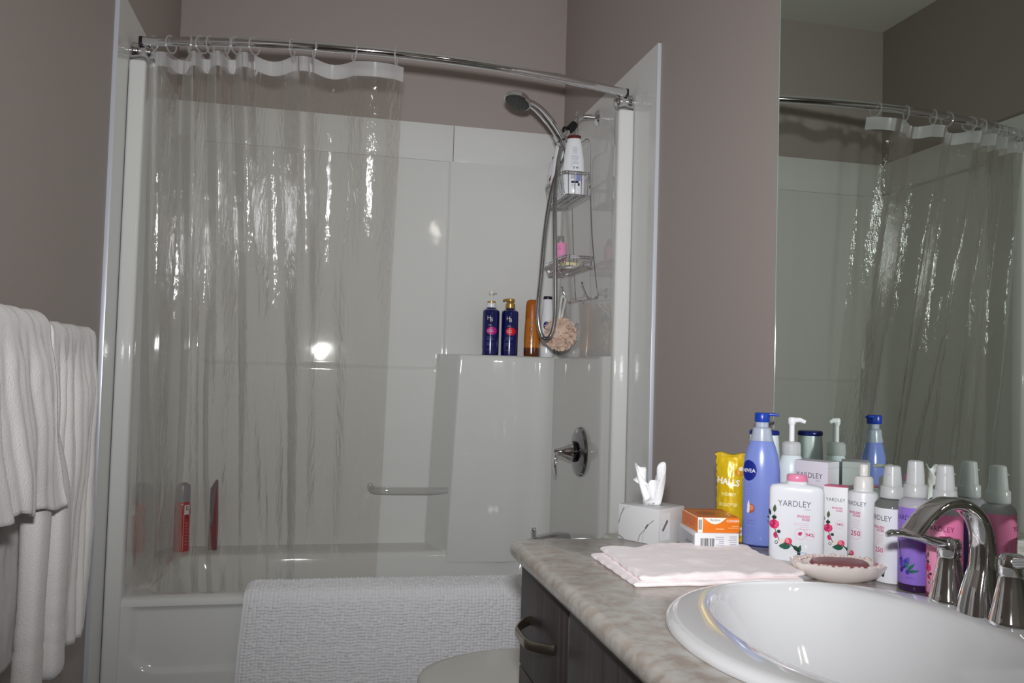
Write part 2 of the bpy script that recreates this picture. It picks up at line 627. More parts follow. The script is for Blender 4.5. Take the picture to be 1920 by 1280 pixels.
def rrect(x0, x1, y0, y1, r, n=10):
    pts = []
    for cx, cy, a0 in ((x1 - r, y1 - r, 0), (x0 + r, y1 - r, 90), (x0 + r, y0 + r, 180), (x1 - r, y0 + r, 270)):
        for k in range(n + 1):
            a = R(a0 + 90 * k / n)
            pts.append((cx + r * math.cos(a), cy + r * math.sin(a)))
    return pts
def deck(y):
    return 0.466 - 0.026 * sstep(0.25, 0.62, y)
b = MB()
rings = []
def ring(x0, x1, y0, y1, r, z):
    rings.append([(x, y, z(y) if callable(z) else z) for x, y in rrect(x0, x1, y0, y1, r)])
ring(0.012, W - 0.012, YF + 0.0005, D - 0.02, 0.01, lambda y: deck(y) - 0.02)
ring(0.014, W - 0.014, YF + 0.002, D - 0.022, 0.012, lambda y: deck(y) - 0.007)
ring(0.022, W - 0.022, YF + 0.010, D - 0.03, 0.02, deck)
ring(0.09, 1.435, -0.012, 0.62, 0.09, deck)
ring(0.097, 1.428, -0.004, 0.612, 0.09, lambda y: deck(y) - 0.004)
ring(0.104, 1.42, 0.004, 0.605, 0.09, lambda y: deck(y) - 0.02)
ring(0.15, 1.395, 0.03, 0.603, 0.1, 0.28)
ring(0.21, 1.36, 0.05, 0.590, 0.12, 0.15)
ring(0.27, 1.30, 0.10, 0.52, 0.12, 0.095)
n = len(rings[0])
for rg in rings:
    b.v += rg
for i in range(len(rings) - 1):
    for k in range(n):
        b.f.append((i * n + k, i * n + (k + 1) % n, (i + 1) * n + (k + 1) % n, (i + 1) * n + k))
        b.mi.append(0)
b.f.append(tuple((len(rings) - 1) * n + k for k in range(n)))
b.mi.append(0)
b.build('basin', acrylic, tub, ang=60)

def apron(u, v):
    x = lerp(0.012, W - 0.012, u)
    z = lerp(0.0, 0.452, v)
    # raised upper panel with rounded lower corners
    r = 0.075
    def inside(off):
        x0, x1, z0 = 0.085 + off, W - 0.085 - off, 0.268 + off
        dx = max(x0 + r - x, x - (x1 - r), 0)
        dz = max(z0 + r - z, 0)
        return r - math.hypot(dx, dz) if dx > 0 and dz > 0 else min(x - x0, x1 - x, z - z0)
    k = sstep(-0.006, 0.006, inside(0))
    y = YF + 0.002 + 0.012 * k - 0.005 * (1 - k) * (1 - v)
    y = lerp(y, YF + 0.001, sstep(0.43, 0.452, z))
    return (x, y, z)
MB().grid(150, 110, apron).build('apron', acrylic, tub, ang=60)

# back panel of the unit: recessed upper field, soap ledge, and the moulded corner column on the right
zs = [0.40 + 0.0001 * k for k in range(1)] + [0.41, 0.425, 0.434, 0.438, 0.441, 0.443, 0.446, 0.45, 0.46] + \
     [0.48 + i * 0.02 for i in range(32)] + [1.112, 1.118, 1.124, 1.130, 1.136, 1.142, 1.15, 1.16, 1.17, 1.176, 1.181, 1.184, 1.1855, 1.186, 1.1862, 1.187, 1.19, 1.2] + \
     [1.22 + i * 0.02 for i in range(36)] + [1.93, 1.94, 1.948, 1.953, 1.957, ZB]
xs = [0.03 + i * 0.0125 for i in range(73)] + [0.95 + i * 0.004 for i in range(37)] + [1.10 + i * 0.0125 for i in range(31)] + [1.493]
def column_y(x, z):
    s = 0.028 * (1.186 - z) / 0.72            # the column widens a little downwards
    xa, xb = 1.015 - s, 1.085 - s
    f = 0.602 - 0.018 * math.exp(-((x - (1.30 - 0.06 * abs(z - 0.9))) / 0.07) ** 2)
    if x <= xa:
        y = 0.742
    elif x <= xb:
        y = lerp(0.742, f, (x - xa) / (xb - xa))
        t = (x - xa) / (xb - xa)
        y += 0.010 * (sstep(0, .25, t) * (1 - t)) * 0.3
    else:
        y = f
    if x > 1.375:
        q = min(x - 1.375, 0.07)
        y = min(y, f - (0.07 - math.sqrt(max(0.07 ** 2 - q * q, 0))))
    return y
def back_y(x, z):
    if z > 1.186:
        y = 0.746
        # recessed field of the back wall with rounded lower corner
        r = 0.06
        x0, x1, z0 = 0.10, 1.042, 1.128
        dx, dz = max(x - (x1 - r), x0 + r - x, 0), max(z0 + r - z, 0)
        ins = r - math.hypot(dx, dz) if dx > 0 and dz > 0 else min(x - x0, x1 - x, z - z0)
        y += 0.011 * sstep(-0.006, 0.006, ins)
        if x > 1.433:
            q = min(x - 1.433, 0.058)
            y -= 0.058 - math.sqrt(max(0.058 ** 2 - q * q, 0))
        if z > 1.94:
            pass
        return y
    if x < 0.10:
        pass
    y = column_y(x, z)
    # soft front edge of the shelf
    if y < 0.72 and z > 1.170:
        t = (z - 1.170) / 0.016
        y += 0.014 * (1 - math.sqrt(max(0, 1 - t * t)))
    r = 0.06
    x0, x1, z0 = 0.10, 1.042, 1.128
    dx, dz = max(x - (x1 - r), x0 + r - x, 0), max(z0 + r - z, 0)
    if y > 0.735:
        ins = r - math.hypot(dx, dz) if dx > 0 and dz > 0 else min(x - x0, x1 - x, z - z0)
        y += 0.004 + 0.011 * sstep(-0.006, 0.006, ins)
    if z < 0.446:
        y = lerp(y, min(y, 0.612), 1 - sstep(0.436, 0.446, z))
    return y
b = MB()
nx, nz = len(xs), len(zs)
for z in zs:
    for x in xs:
        b.v.append((x, back_y(x, z), z))
for j in range(nz - 1):
    for i in range(nx - 1):
        b.f.append((j * nx + i, j * nx + i + 1, (j + 1) * nx + i + 1, (j + 1) * nx + i))
        b.mi.append(0)
b.build('back_panel', acrylic, tub, ang=70)

def right_x(y, z):
    x = 1.441 + 0.051 * sstep(1.180, 1.187, z)
    if z < 1.187 and y < -0.018:
        x += 0.003 * sstep(-0.018, -0.022, y) + 0.020 * (-0.022 - y) / 0.05 * (y < -0.022)
    return x
ys = [-0.07, -0.06, -0.05, -0.045, -0.04, -0.035, -0.03, -0.025, -0.02] + [0.0 + 0.04 * i for i in range(19)] + [0.75]
zr = [0.40, 0.43, 0.46] + [0.5 + 0.04 * i for i in range(17)] + [1.165, 1.174, 1.179, 1.182, 1.185, 1.187, 1.19, 1.2] + [1.24 + 0.05 * i for i in range(14)] + [1.93, 1.945, ZB]
b = MB()
for z in zr:
    for y in ys:
        b.v.append((right_x(y, z), y, z))
ny = len(ys)
for j in range(len(zr) - 1):
    for i in range(ny - 1):
        b.f.append((j * ny + i, (j + 1) * ny + i, (j + 1) * ny + i + 1, j * ny + i + 1))
        b.mi.append(0)
b.build('right_end_panel', acrylic, tub, ang=60)
b = MB()
b.grid(24, 60, lambda u, v: (0.024 + 0.05 * (1 - math.sqrt(max(0, 1 - max(0, (u - 0.9) / 0.1) ** 2))), lerp(-0.07, 0.752, u), lerp(0.42, ZB, v)))
b.build('left_end_panel', acrylic, tub, ang=60)
# capping flange on top of the unit and the two rounded front posts
b = MB()
b.box((W / 2, 0.7705, ZB - 0.006), (W - 0.05, 0.018, 0.0119), bev=0.001)
b.box((0.012, 0.35, ZB - 0.006), (0.018, 0.8, 0.0119), bev=0.001)
b.box((1.506, 0.35, ZB - 0.006), (0.018, 0.8, 0.0119), bev=0.001)
b.build('top_flange', acrylic, tub)
for nm, x0, x1 in (('front_post', 0.011, 0.056), ('front_post', 1.457, W - 0.011)):
    MB().box(((x0 + x1) / 2, YF + 0.022, (ZB + 0.004) / 2 + 0.004), (x1 - x0, 0.052, ZB), bev=0.009, seg=4).build(nm, acrylic, tub)
# clear grab bar across the recess
b = MB()
b.tube(smooth_path([(0.770, 0.74, 0.668), (0.772, 0.655, 0.668), (0.795, 0.628, 0.667), (0.9, 0.622, 0.666), (1.03, 0.625, 0.665), (1.062, 0.64, 0.664), (1.066, 0.66, 0.664)], 5), 0.0125, 14)
b.build('grab_bar', clearbar, tub)

# shower valve, tub spout
sv = thing('shower_valve', 'chrome round plate with a curved lever on the right shower wall', 'tap', (1.440, 0.185, 0.857))
MB().lathe([(0.083, 0.0), (0.085, 0.004), (0.081, 0.011), (0.06, 0.017), (0.04, 0.02)], 48, axis='-x').build('escutcheon_plate', mat('smoky_chrome', (138, 138, 140), 0.14, metal=1.0), sv)
MB().lathe([(0.036, 0.018), (0.036, 0.028), (0.031, 0.033)], 32, axis='-x').build('dark_collar', mat('dark_chrome', (70, 70, 72), 0.15, metal=1), sv)
lv = MB()
lv.lathe([(0.034, 0.031), (0.035, 0.034), (0.031, 0.044), (0.022, 0.058), (0.0155, 0.074), (0.0125, 0.09), (0.009, 0.096), (0.0, 0.098)], 32, axis='-x')
lv.tube(smooth_path([(-0.080, 0, 0.0), (-0.090, -0.008, -0.012), (-0.094, -0.014, -0.035), (-0.092, -0.016, -0.062), (-0.090, -0.017, -0.078)], 5), 0.01, 12,
        up=(1, 0, 0), flat=[(0.009 + 0.0035 * math.sin(k / 20 * PI), 0.0085 - 0.004 * k / 20) for k in range(21)])
lv.build('lever', chrome, sv)
sp = thing('tub_spout', 'chrome tub spout with a small knob, peeking over the counter edge', 'tap', (1.441, 0.30, 0.533))
MB().tube(smooth_path([(0.0, 0, 0), (-0.05, 0, 0.004), (-0.10, 0, 0.0), (-0.135, 0, -0.012), (-0.143, 0, -0.03)], 5), 0.027, 18,
          up=(0, 0, 1), flat=[(0.027, 0.027 - 0.010 * k / 20) for k in range(21)]).build('spout', chrome2, sp)
MB().lathe([(0.006, 0.012), (0.006, 0.032), (0.0085, 0.034), (0.009, 0.044), (0.0065, 0.048), (0, 0.0485)], 14, c=(-0.128, 0, 0)).build('diverter_knob', chrome, sp)

# ================================================================== rod, rings, curtain
def rod_y(x):
    return -0.085 - 0.118 * max(0.0, 1 - ((x - 0.76) / 0.70) ** 2)
RZ = 2.014
rod = thing('shower_curtain_rod', 'chrome bowed shower curtain rod spanning the alcove', 'rod', (0.76, -0.2, RZ))
pts = [(x - 0.76, rod_y(x) + 0.2, 0) for x in [0.05 + 1.422 * k / 40 for k in range(41)]]
MB().tube(pts, 0.0128, 20).build('tube', chrome, rod)
for sx, xw in ((1, 0.0105), (-1, W - 0.0105)):
    b = MB()
    ax = 'x' if sx > 0 else '-x'
    zc = -0.022
    b.lathe([(0.024, 0.0), (0.025, 0.004), (0.021, 0.018), (0.018, 0.030), (0.021, 0.040), (0.023, 0.048), (0.020, 0.058), (0.010, 0.064), (0.0, 0.065)], 28, axis=ax, c=(xw - 0.76, 0.135, zc))
    b.tube([(xw - 0.76 + sx * 0.040, 0.132, zc + 0.008), (xw - 0.76 + sx * 0.042, 0.118, zc + 0.022)], 0.011, 14)
    o = b.build('end_bracket', chrome, rod)
    MB().box((xw - 0.76 + sx * 0.034, 0.118, zc + 0.022), (0.016, 0.022, 0.024), bev=0.003).build('socket', black_m, o)

ring_x = [0.072, 0.125, 0.176, 0.210, 0.232, 0.280, 0.302, 0.352, 0.455, 0.515, 0.625, 0.742]
NAMES = ['first', 'second', 'third', 'fourth', 'fifth', 'sixth', 'seventh', 'eighth', 'ninth', 'tenth', 'eleventh', 'twelfth']
for i, x in enumerate(ring_x):
    yr = rod_y(x)
    a0 = (-0.9, 0.5, -0.3, 0.7, 0.35, -0.4, 0.5, 0.6, 0.3, -0.2, -0.25, 0.25)[i]
    b = MB()
    cz = RZ - 0.0085
    pth = [(math.sin(t) * 0.0225 * math.sin(a0), math.sin(t) * 0.0225 * math.cos(a0), cz - RZ + 0.0235 * math.cos(t)) for t in [2 * PI * k / 28 for k in range(28)]]
    b.tube(pth, 0.0024, 8, closed=True)
    o = b.build('curtain_ring', clearp, loc=(x, yr, RZ))
    where = 'clear plastic curtain ring, %s along the rod from the left wall' % NAMES[i] if i not in (0, 11) else \
        ('clear plastic curtain ring nearest the left rod bracket' if i == 0 else 'clear plastic curtain ring at the right free end of the curtain')
    tag(o, where, 'curtain ring', 'clear rings of the shower curtain')

cur = thing('shower_curtain', 'clear vinyl shower curtain with milky top band, gathered to the left half of the rod', 'curtain', (0.42, -0.17, 1.0))
CT, CB = 1.981, 0.405
amps = [0.03, 0.040, 0.036, 0.03, 0.040, 0.030, 0.036, 0.032, 0.026, 0.028, 0.024]
def curtain_pt(u, v):
    """u along the cloth (0..1), v from the top (0) to the hem (1)"""
    s = u * (len(ring_x) - 1 + 0.35) - 0.15
    i = int(max(0, min(len(ring_x) - 2, math.floor(s))))
    f = s - i
    x = ring_x[i] + (ring_x[i + 1] - ring_x[i]) * f
    sgn = 1 if i % 2 else -1
    fold = sgn * amps[i] * math.sin(PI * max(-0.2, min(1.2, f)))
    xb = lerp(0.058, 0.753, u) * 0.75 + (x - 0.015) * 0.25
    t = sstep(0.0, 1.0, v)
    xx = lerp(x, xb, 0.85 * v)
    ph = noise.noise(Vector((u * 6.0, v * 1.2, 3.1)))
    low = 0.013 * math.sin(u * 2 * PI * 7.5 + 4.0 * ph) * (1.3 - 0.7 * u) + 0.0022 * math.sin(u * 2 * PI * 19 + 3 * ph) * (1.2 - 0.8 * u)
    yy = fold * (1 - 0.72 * sstep(0.0, 0.9, v)) + low * t
    wr = noise.noise(Vector((u * 26, v * 3.0, 7.7))) * 0.0060 + noise.noise(Vector((u * 60, v * 8.0, 1.7))) * 0.0012
    yy += wr * sstep(0.0, 0.15, v) * (1 - 0.9 * sstep(0.38, 0.55, v))
    xx += noise.noise(Vector((u * 9.0, v * 2.2, 12.0))) * 0.008 * sstep(0.02, 0.4, v)
    yc = lerp(rod_y(x), 0.062, v ** 0.9)
    lim = sstep(0.75, 0.93, v)
    yy = max(lerp(yy, yy * 0.75, lim), -0.034 if v > 0.9 else -1)
    sag = 0.006 * math.sin(PI * f) if 0 < f < 1 else 0
    return (xx - 0.42, yc + yy + 0.17, lerp(CT - sag * (1 - v), CB, v) - 1.0)
VH = 0.0245
MB().grid(300, 130, lambda u, v: curtain_pt(u, VH + (1 - VH) * v)).build('sheet', vinyl, cur, ang=180)
MB().grid(300, 4, lambda u, v: curtain_pt(u, VH * v)).build('header_band', vinyl_head, cur, ang=180)

# ================================================================== bath mat hung over the tub rim
mat_o = thing('bath_mat', 'white chenille bath mat draped over the front rim of the tub', 'bath mat', (0.8, -0.08, 0.47))
prof = [(0.055, 0.425), (0.045, 0.452), (0.030, 0.474), (0.010, 0.481), (-0.02, 0.482), (-0.06, 0.482), (-0.082, 0.478), (-0.094, 0.462), (-0.098, 0.43), (-0.099, 0.35), (-0.101, 0.28), (-0.104, 0.222)]
pp = smooth_path([(0, a, c) for a, c in prof], 10)
acc = [0.0]
for a, c in zip(pp, pp[1:]):
    acc.append(acc[-1] + (c - a).length)
LP = acc[-1]
def on_path(s):
    s = max(0, min(LP, s))
    for i in range(len(pp) - 1):
        if s <= acc[i + 1] + 1e-9:
            t = (s - acc[i]) / (acc[i + 1] - acc[i])
            p = pp[i].lerp(pp[i + 1], t)
            tg = (pp[i + 1] - pp[i]).normalized()
            return p, Vector((0, tg.z, -tg.y))
    return pp[-1], Vector((0, -1, 0))
def mat_pt(u, v):
    x = lerp(0.388, 1.27, u)
    s = LP * v
    p, nrm = on_path(s)
    drop = -0.020 * u * v
    jx = noise.noise(Vector((x * 20, s * 20, 0.5))) * 0.35
    nub = abs(math.sin(PI * x / 0.0105 + jx * 0.6)) * (0.55 + 0.45 * abs(math.sin(PI * s / 0.0085 + jx + 0.5 * math.sin(x * 90))))
    nub *= 0.75 + 0.5 * noise.noise(Vector((x * 140, s * 140, 4.4)))
    e = sstep(0.0, 0.012, x - 0.388)
    hgt = 0.0015 + 0.0075 * nub * e
    skew = -0.018 * sstep(0.1, 0.42, s) * (1 - u)
    q = p + nrm * hgt
    return (x + skew - 0.8, q.y + 0.08, q.z + drop - 0.47)
MB().grid(560, 210, mat_pt).build('chenille_cloth', matm, mat_o, ang=180)
md = mat_o.children[0].modifiers.new('cloth_thickness', 'SOLIDIFY')
md.thickness = 0.004
md.offset = -1
MB().grid(4, 60, lambda u, v: (lambda q: (q[0] - 0.006 + 0.010 * u, q[1] - 0.0015 * math.sin(PI * u), q[2] + 0.001))(mat_pt(0.0, v))).build('edge_hem', mat('hem_white', (236, 236, 238), 0.8), mat_o, ang=180)

# ================================================================== hand shower on its arm
AY = 0.295
hs = thing('hand_shower', 'chrome hand shower on a wall arm with a looping metal hose', 'shower', (1.509, AY, 2.047))
ox, oy, oz = 1.509, AY, 2.047
def L(x, y, z):
    return (x - ox, y - oy, z - oz)
MB().lathe([(0.028, 0.0), (0.029, 0.003), (0.022, 0.009), (0.012, 0.013)], 28, axis='-x').build('wall_flange', chrome, hs)
arm = smooth_path([L(1.506, AY, 2.047), L(1.47, AY, 2.048), L(1.444, AY, 2.043), L(1.424, AY - 0.004, 2.022), L(1.418, AY - 0.006, 2.012)], 6)
MB().tube(arm, 0.0085, 14).build('shower_arm', chrome, hs)
b = MB()
b.tube([L(1.421, AY - 0.005, 2.016), L(1.405, AY - 0.008, 1.996), L(1.398, AY - 0.010, 1.988)], [0.014, 0.016, 0.0125], 16)
b.lathe([(0.0, -0.014), (0.009, -0.011), (0.013, 0.0), (0.009, 0.011), (0.0, 0.014)], 18, c=L(1.384, AY - 0.012, 1.988))
b.build('swivel_collar', black_m, hs)
b = MB()
b.tube([L(1.392, AY - 0.012, 1.984), L(1.380, AY - 0.02, 1.962), L(1.372, AY - 0.024, 1.948)], [0.011, 0.012, 0.010], 16)
b.tube([L(1.384, AY - 0.03, 1.955), L(1.356, AY - 0.028, 1.962)], 0.007, 12)
b.tube([L(1.351, AY - 0.03, 1.962), L(1.368, AY - 0.034, 1.930)], [0.017, 0.0155], 18)
b.build('holder', chrome, hs)
# handle and head
hp = smooth_path([L(1.378, AY - 0.040, 1.912), L(1.352, AY - 0.045, 1.955), L(1.318, AY - 0.055, 1.996), L(1.282, AY - 0.065, 2.027), L(1.252, AY - 0.075, 2.044), L(1.222, AY - 0.085, 2.052)], 6)
m_ = len(hp)
MB().tube(hp, [lerp(0.0125, 0.0165, math.sin(min(1, k / (m_ * 0.55)) * PI / 2)) if k < m_ * 0.6 else lerp(0.0165, 0.012, (k - m_ * 0.6) / (m_ * 0.4)) for k in range(m_)], 18).build('handle', chrome, hs)
MB().tube([hp[4] + (hp[3] - hp[4]) * 0.2, hp[4] + (hp[5] - hp[4]) * 0.2], 0.0160, 18).build('handle_seam', black_m, hs)
hd = MB()
hd.lathe([(0.0, 0.030), (0.018, 0.029), (0.034, 0.024), (0.044, 0.014), (0.0475, 0.004), (0.047, -0.001), (0.044, -0.003)], 36, cap=False)
fc = MB()
fc.lathe([(0.0, -0.0045), (0.03, -0.0045), (0.0435, -0.003), (0.0445, 0.0)], 36, cap=False)
for rr2, nn in ((0.012, 6), (0.024, 12), (0.036, 18)):
    for k in range(nn):
        fc.lathe([(0.0016, -0.0040), (0.0012, -0.0062), (0.0, -0.0064)], 6, c=(rr2 * math.cos(2 * PI * k / nn), rr2 * math.sin(2 * PI * k / nn), 0))
RM = Matrix.Rotation(R(20), 4, 'Y') @ Matrix.Rotation(R(-9), 4, 'X')
for nm, bb, mm_ in (('head_shell', hd, chrome), ('spray_face', fc, mat('spray_face_black', (40, 42, 42), 0.35, spec=0.6))):
    o = bb.build(nm, mm_, hs)
    o.matrix_local = Matrix.Translation(Vector(L(1.188, AY - 0.095, 2.044))) @ RM
# ribbed hose
hz = smooth_path([L(1.380, AY - 0.042, 1.905), L(1.374, AY - 0.05, 1.875), L(1.352, AY - 0.06, 1.835), L(1.328, AY - 0.06, 1.76), L(1.308, AY - 0.06, 1.62), L(1.294, AY - 0.07, 1.45),
                  L(1.284, AY - 0.08, 1.35), L(1.288, AY - 0.085, 1.285), L(1.300, AY - 0.085, 1.248), L(1.315, AY - 0.085, 1.238), L(1.332, AY - 0.082, 1.252), L(1.344, AY - 0.08, 1.30),
                  L(1.347, AY - 0.075, 1.38), L(1.342, AY - 0.07, 1.55), L(1.338, AY - 0.065, 1.72), L(1.346, AY - 0.06, 1.84), L(1.364, AY - 0.04, 1.92), L(1.372, AY - 0.026, 1.946)], 40)
MB().tube(hz, [0.0074 + 0.0007 * (k % 2) for k in range(len(hz))], 10).build('hose', chrome2, hs, ang=80)

# ================================================================== wire caddy
cad = thing('shower_caddy', 'chrome wire shower caddy with two baskets hanging from the shower arm', 'shower caddy', (1.456, 0.29, 2.0))
def C(x, y, z):
    return (x - 1.456, y - 0.29, z - 2.0)
WR = 0.0022
b = MB()
b.tube(smooth_path([C(1.452, 0.19, 1.74), C(1.452, 0.195, 1.86), C(1.452, 0.205, 1.925), C(1.447, 0.22, 1.945), C(1.435, 0.245, 1.938), C(1.43, 0.268, 1.95), C(1.430, 0.281, 2.0), C(1.430, 0.284, 2.055), C(1.430, 0.294, 2.062),
                    C(1.430, 0.305, 2.055), C(1.430, 0.308, 2.0), C(1.43, 0.32, 1.945), C(1.435, 0.345, 1.935), C(1.45, 0.39, 1.93), C(1.454, 0.41, 1.90), C(1.454, 0.414, 1.74)], 6), WR, 8)
b.tube(smooth_path([C(1.452, 0.19, 1.78), C(1.456, 0.165, 1.60), C(1.461, 0.125, 1.44), C(1.463, 0.106, 1.385), C(1.455, 0.108, 1.380)], 6), WR, 8)
b.tube(smooth_path([C(1.454, 0.414, 1.78), C(1.458, 0.395, 1.60), C(1.462, 0.372, 1.44), C(1.463, 0.362, 1.392), C(1.455, 0.362, 1.386)], 6), WR, 8)
b.tube([C(1.455, 0.100, 1.381), C(1.455, 0.425, 1.387)], WR, 8)
b.build('frame', chrome, cad)
for y, z in ((0.395, 1.389), (0.150, 1.382)):
    o = MB().tube(smooth_path([C(1.455, y, z), C(1.440, y - 0.003, z + 0.002), C(1.424, y - 0.008, z + 0.030), C(1.418, y - 0.010, z + 0.046)], 6), WR, 8)
    o.lathe([(0, -0.005), (0.0035, -0.0035), (0.005, 0), (0.0035, 0.0035), (0, 0.005)], 12, c=C(1.417, y - 0.010, z + 0.048))
    o.build('hook', chrome, cad)
for y in (0.106, 0.362):
    MB().lathe([(0.018, 0.0), (0.017, 0.002), (0.008, 0.006), (0.005, 0.026), (0.0, 0.028)], 20, axis='-x', c=C(1.4915, y, 1.395)).build('suction_cup', clearp, cad)
def basket(nm, y0, y1, x0, x1, zt, zb, ins, nb):
    b = MB()
    def rect(z, d, r=0.018):
        return [C(x, y, z) for x, y in rrect(x0 + d, x1, y0 + d * 0.5, y1 - d * 0.5, r, 5)]
    b.tube(rect(zt, 0), WR * 1.25, 8, closed=True)
    b.tube(rect(zt - 0.007, 0), WR * 0.9, 8, closed=True)
    b.tube(rect(zb, ins), WR * 1.1, 8, closed=True)
    n = nb
    for k in range(n + 1):
        y = lerp(y0 + 0.014, y1 - 0.014, k / n)
        yb = lerp(y0 + 0.014 + ins * .4, y1 - 0.014 - ins * .4, k / n)
        b.tube([C(x0, y, zt), C(x0 + ins, yb, zb), C(x1, yb, zb)], WR * 0.75, 6)
    for k in range(4):
        x = lerp(x0 + 0.018, x1 - 0.01, k / 3)
        xb = lerp(x0 + ins + 0.01, x1 - 0.01, k / 3)
        b.tube([C(x, y0, zt), C(xb, y0 + ins * .5, zb), C(xb, y1 - ins * .5, zb), C(x, y1, zt)], WR * 0.75, 6)
    return b.build(nm, chrome, cad)
basket('basket', 0.180, 0.425, 1.352, 1.452, 1.816, 1.738, 0.012, 15)
basket('basket', 0.140, 0.405, 1.352, 1.458, 1.520, 1.487, 0.012, 17)

# ================================================================== bottles in the shower
def bottle(name, label, cat, loc, rz, body, mats, sx=1.0, sy=1.0, sq=2.0, group=None, n=36, part='body'):
    t = thing(name, label, cat, loc, rz, group)
    MB().lathe(body, n, sx=sx, sy=sy, sq=sq).build(part, mats, t, ang=40)
    return t
def pump(t, z, rc, mats, stem=0.018, spout=0.03, yaw=0.0, collar_h=0.022, r_st=0.004, head=0.011, droop=0.003, cm=None):
    """collar + stem + nozzle head, as one pump part with a collar sub-part"""
    b = MB()
    h0 = z + collar_h
    b.lathe([(r_st, h0 - 0.002), (r_st, h0 + stem)], 14)
    b.lathe([(head * .75, h0 + stem - 0.002), (head, h0 + stem + 0.003), (head, h0 + stem + 0.010), (head * .8, h0 + stem + 0.013), (0, h0 + stem + 0.014)], 20)
    zt = h0 + stem + 0.0075
    c, s_ = math.cos(yaw), math.sin(yaw)
    b.tube([(0, 0, zt), (c * spout * .6, s_ * spout * .6, zt + 0.001), (c * spout, s_ * spout, zt - droop)], [0.0058, 0.0048, 0.0036], 10)
    o = b.build('pump', mats, t)
    MB().lathe([(rc, z), (rc * 1.04, z + 0.002), (rc, h0 - 0.004), (rc * .8, h0), (r_st, h0 + 0.001)], 28).build('collar', cm or mats, o)
    return o

navy = mat('navy_gloss', (18, 22, 92), 0.16, coat=0.5)
SHZ = 1.1855
gold = mat('gold_plastic', (196, 160, 84), 0.25, metal=0.6)
for nm, lab, x, spot, ph in (('shampoo_bottle', 'navy pump bottle with white raised pump and magenta spot on the shower shelf', 1.2115, (196, 30, 140), 0),
                             ('conditioner_bottle', 'navy pump bottle with gold pump and red spot on the shower shelf', 1.288, (226, 20, 40), 1)):
    t = bottle(nm, lab, 'bottle', (x, 0.668, SHZ), R(-10), [(0.029, 0), (0.0325, 0.003), (0.033, 0.010), (0.033, 0.168), (0.0315, 0.176), (0.024, 0.182), (0.0165, 0.185), (0.0165, 0.190)], navy, group='navy pump bottles on the shower shelf')
    if ph == 0:
        pump(t, 0.188, 0.0185, mat('clear_white_plastic', (228, 228, 222), 0.2), stem=0.034, spout=0.020, yaw=R(10), collar_h=0.020, head=0.011, cm=white_p)
        MB().lathe([(0.0165, 0.2065), (0.0168, 0.2075), (0.0165, 0.2125), (0.012, 0.2135)], 24).build('gold_ring', gold, t)
    else:
        pump(t, 0.188, 0.0185, gold, stem=0.004, spout=0.030, yaw=R(182), collar_h=0.022, head=0.0165)
    p = Print(wrap_cyl(0.033))
    p.text('H', -0.008, 0.147, 0.022, (226, 222, 210), 0.0)
    p.text('B', 0.001, 0.140, 0.022, (236, 226, 200), 0.0)
    p.lines(-0.004, 0.119, 0.018, 2, 0.004, (190, 180, 180), align='c')
    p.ell(0.004, 0.096, 0.021, 0.0155, spot, n=28)
    p.h = 0.0005
    p.lines(-0.002, 0.0985, 0.034, 2, 0.006, (236, 220, 232), align='c', thick=0.0016, seed=3 + ph)
    p.h = 0.0003
    p.lines(-0.016, 0.071, 0.030, 3, 0.0045, (120, 128, 190), align='l', seed=5 + ph)
    p.lines(-0.016, 0.049, 0.030, 3, 0.0045, (130, 138, 200), align='l', seed=8 + ph)
    p.lines(-0.016, 0.022, 0.026, 1, 0.0045, (130, 138, 200), align='l', seed=9 + ph)
    p.build('label_print', t)

t = bottle('sunscreen_bottle', 'orange bottle tapering to a rounded orange cap, right of the navy bottles', 'bottle', (1.378, 0.665, SHZ), R(-12),
           [(0.026, 0), (0.029, 0.003), (0.030, 0.012), (0.030, 0.05), (0.0305, 0.07), (0.029, 0.115), (0.027, 0.15)], mat('orange_plastic', (196, 116, 30), 0.22, coat=0.4), sx=1.02, sy=0.68)
MB().lathe([(0.027, 0.15), (0.0268, 0.17), (0.0255, 0.205), (0.023, 0.22), (0.015, 0.2265), (0.0, 0.2275)], 36, sx=1.02, sy=0.7).build('cap', mat('orange_cap', (178, 94, 22), 0.3), t)
MB().lathe([(0.0268, -0.0002), (0.0297, 0.003), (0.0306, 0.012), (0.0306, 0.036)], 36, sx=1.02, sy=0.68, cap=False).build('brown_base_band', mat('brown_gloss', (96, 48, 20), 0.15, coat=0.4), t)
p = Print(lambda u, v, h: ((0.0300 + h) * 1.02 * math.sin(u / 0.030), -((0.0312 + h) * 0.68) * math.cos(u / 0.030), v))
p.rect(0.0, 0.134, 0.022, 0.004, (120, 110, 110))
p.ring(-0.004, 0.108, 0.012, 0.004, (120, 62, 26), sx=.6)
p.rect(-0.002, 0.094, 0.004, 0.022, (110, 56, 24))
p.lines(-0.012, 0.080, 0.02, 3, 0.005, (120, 60, 24), align='l', thick=0.0018, seed=2)
p.lines(-0.012, 0.056, 0.018, 2, 0.005, (96, 80, 120), align='l', thick=0.002, seed=4)
p.build('label_print', t)

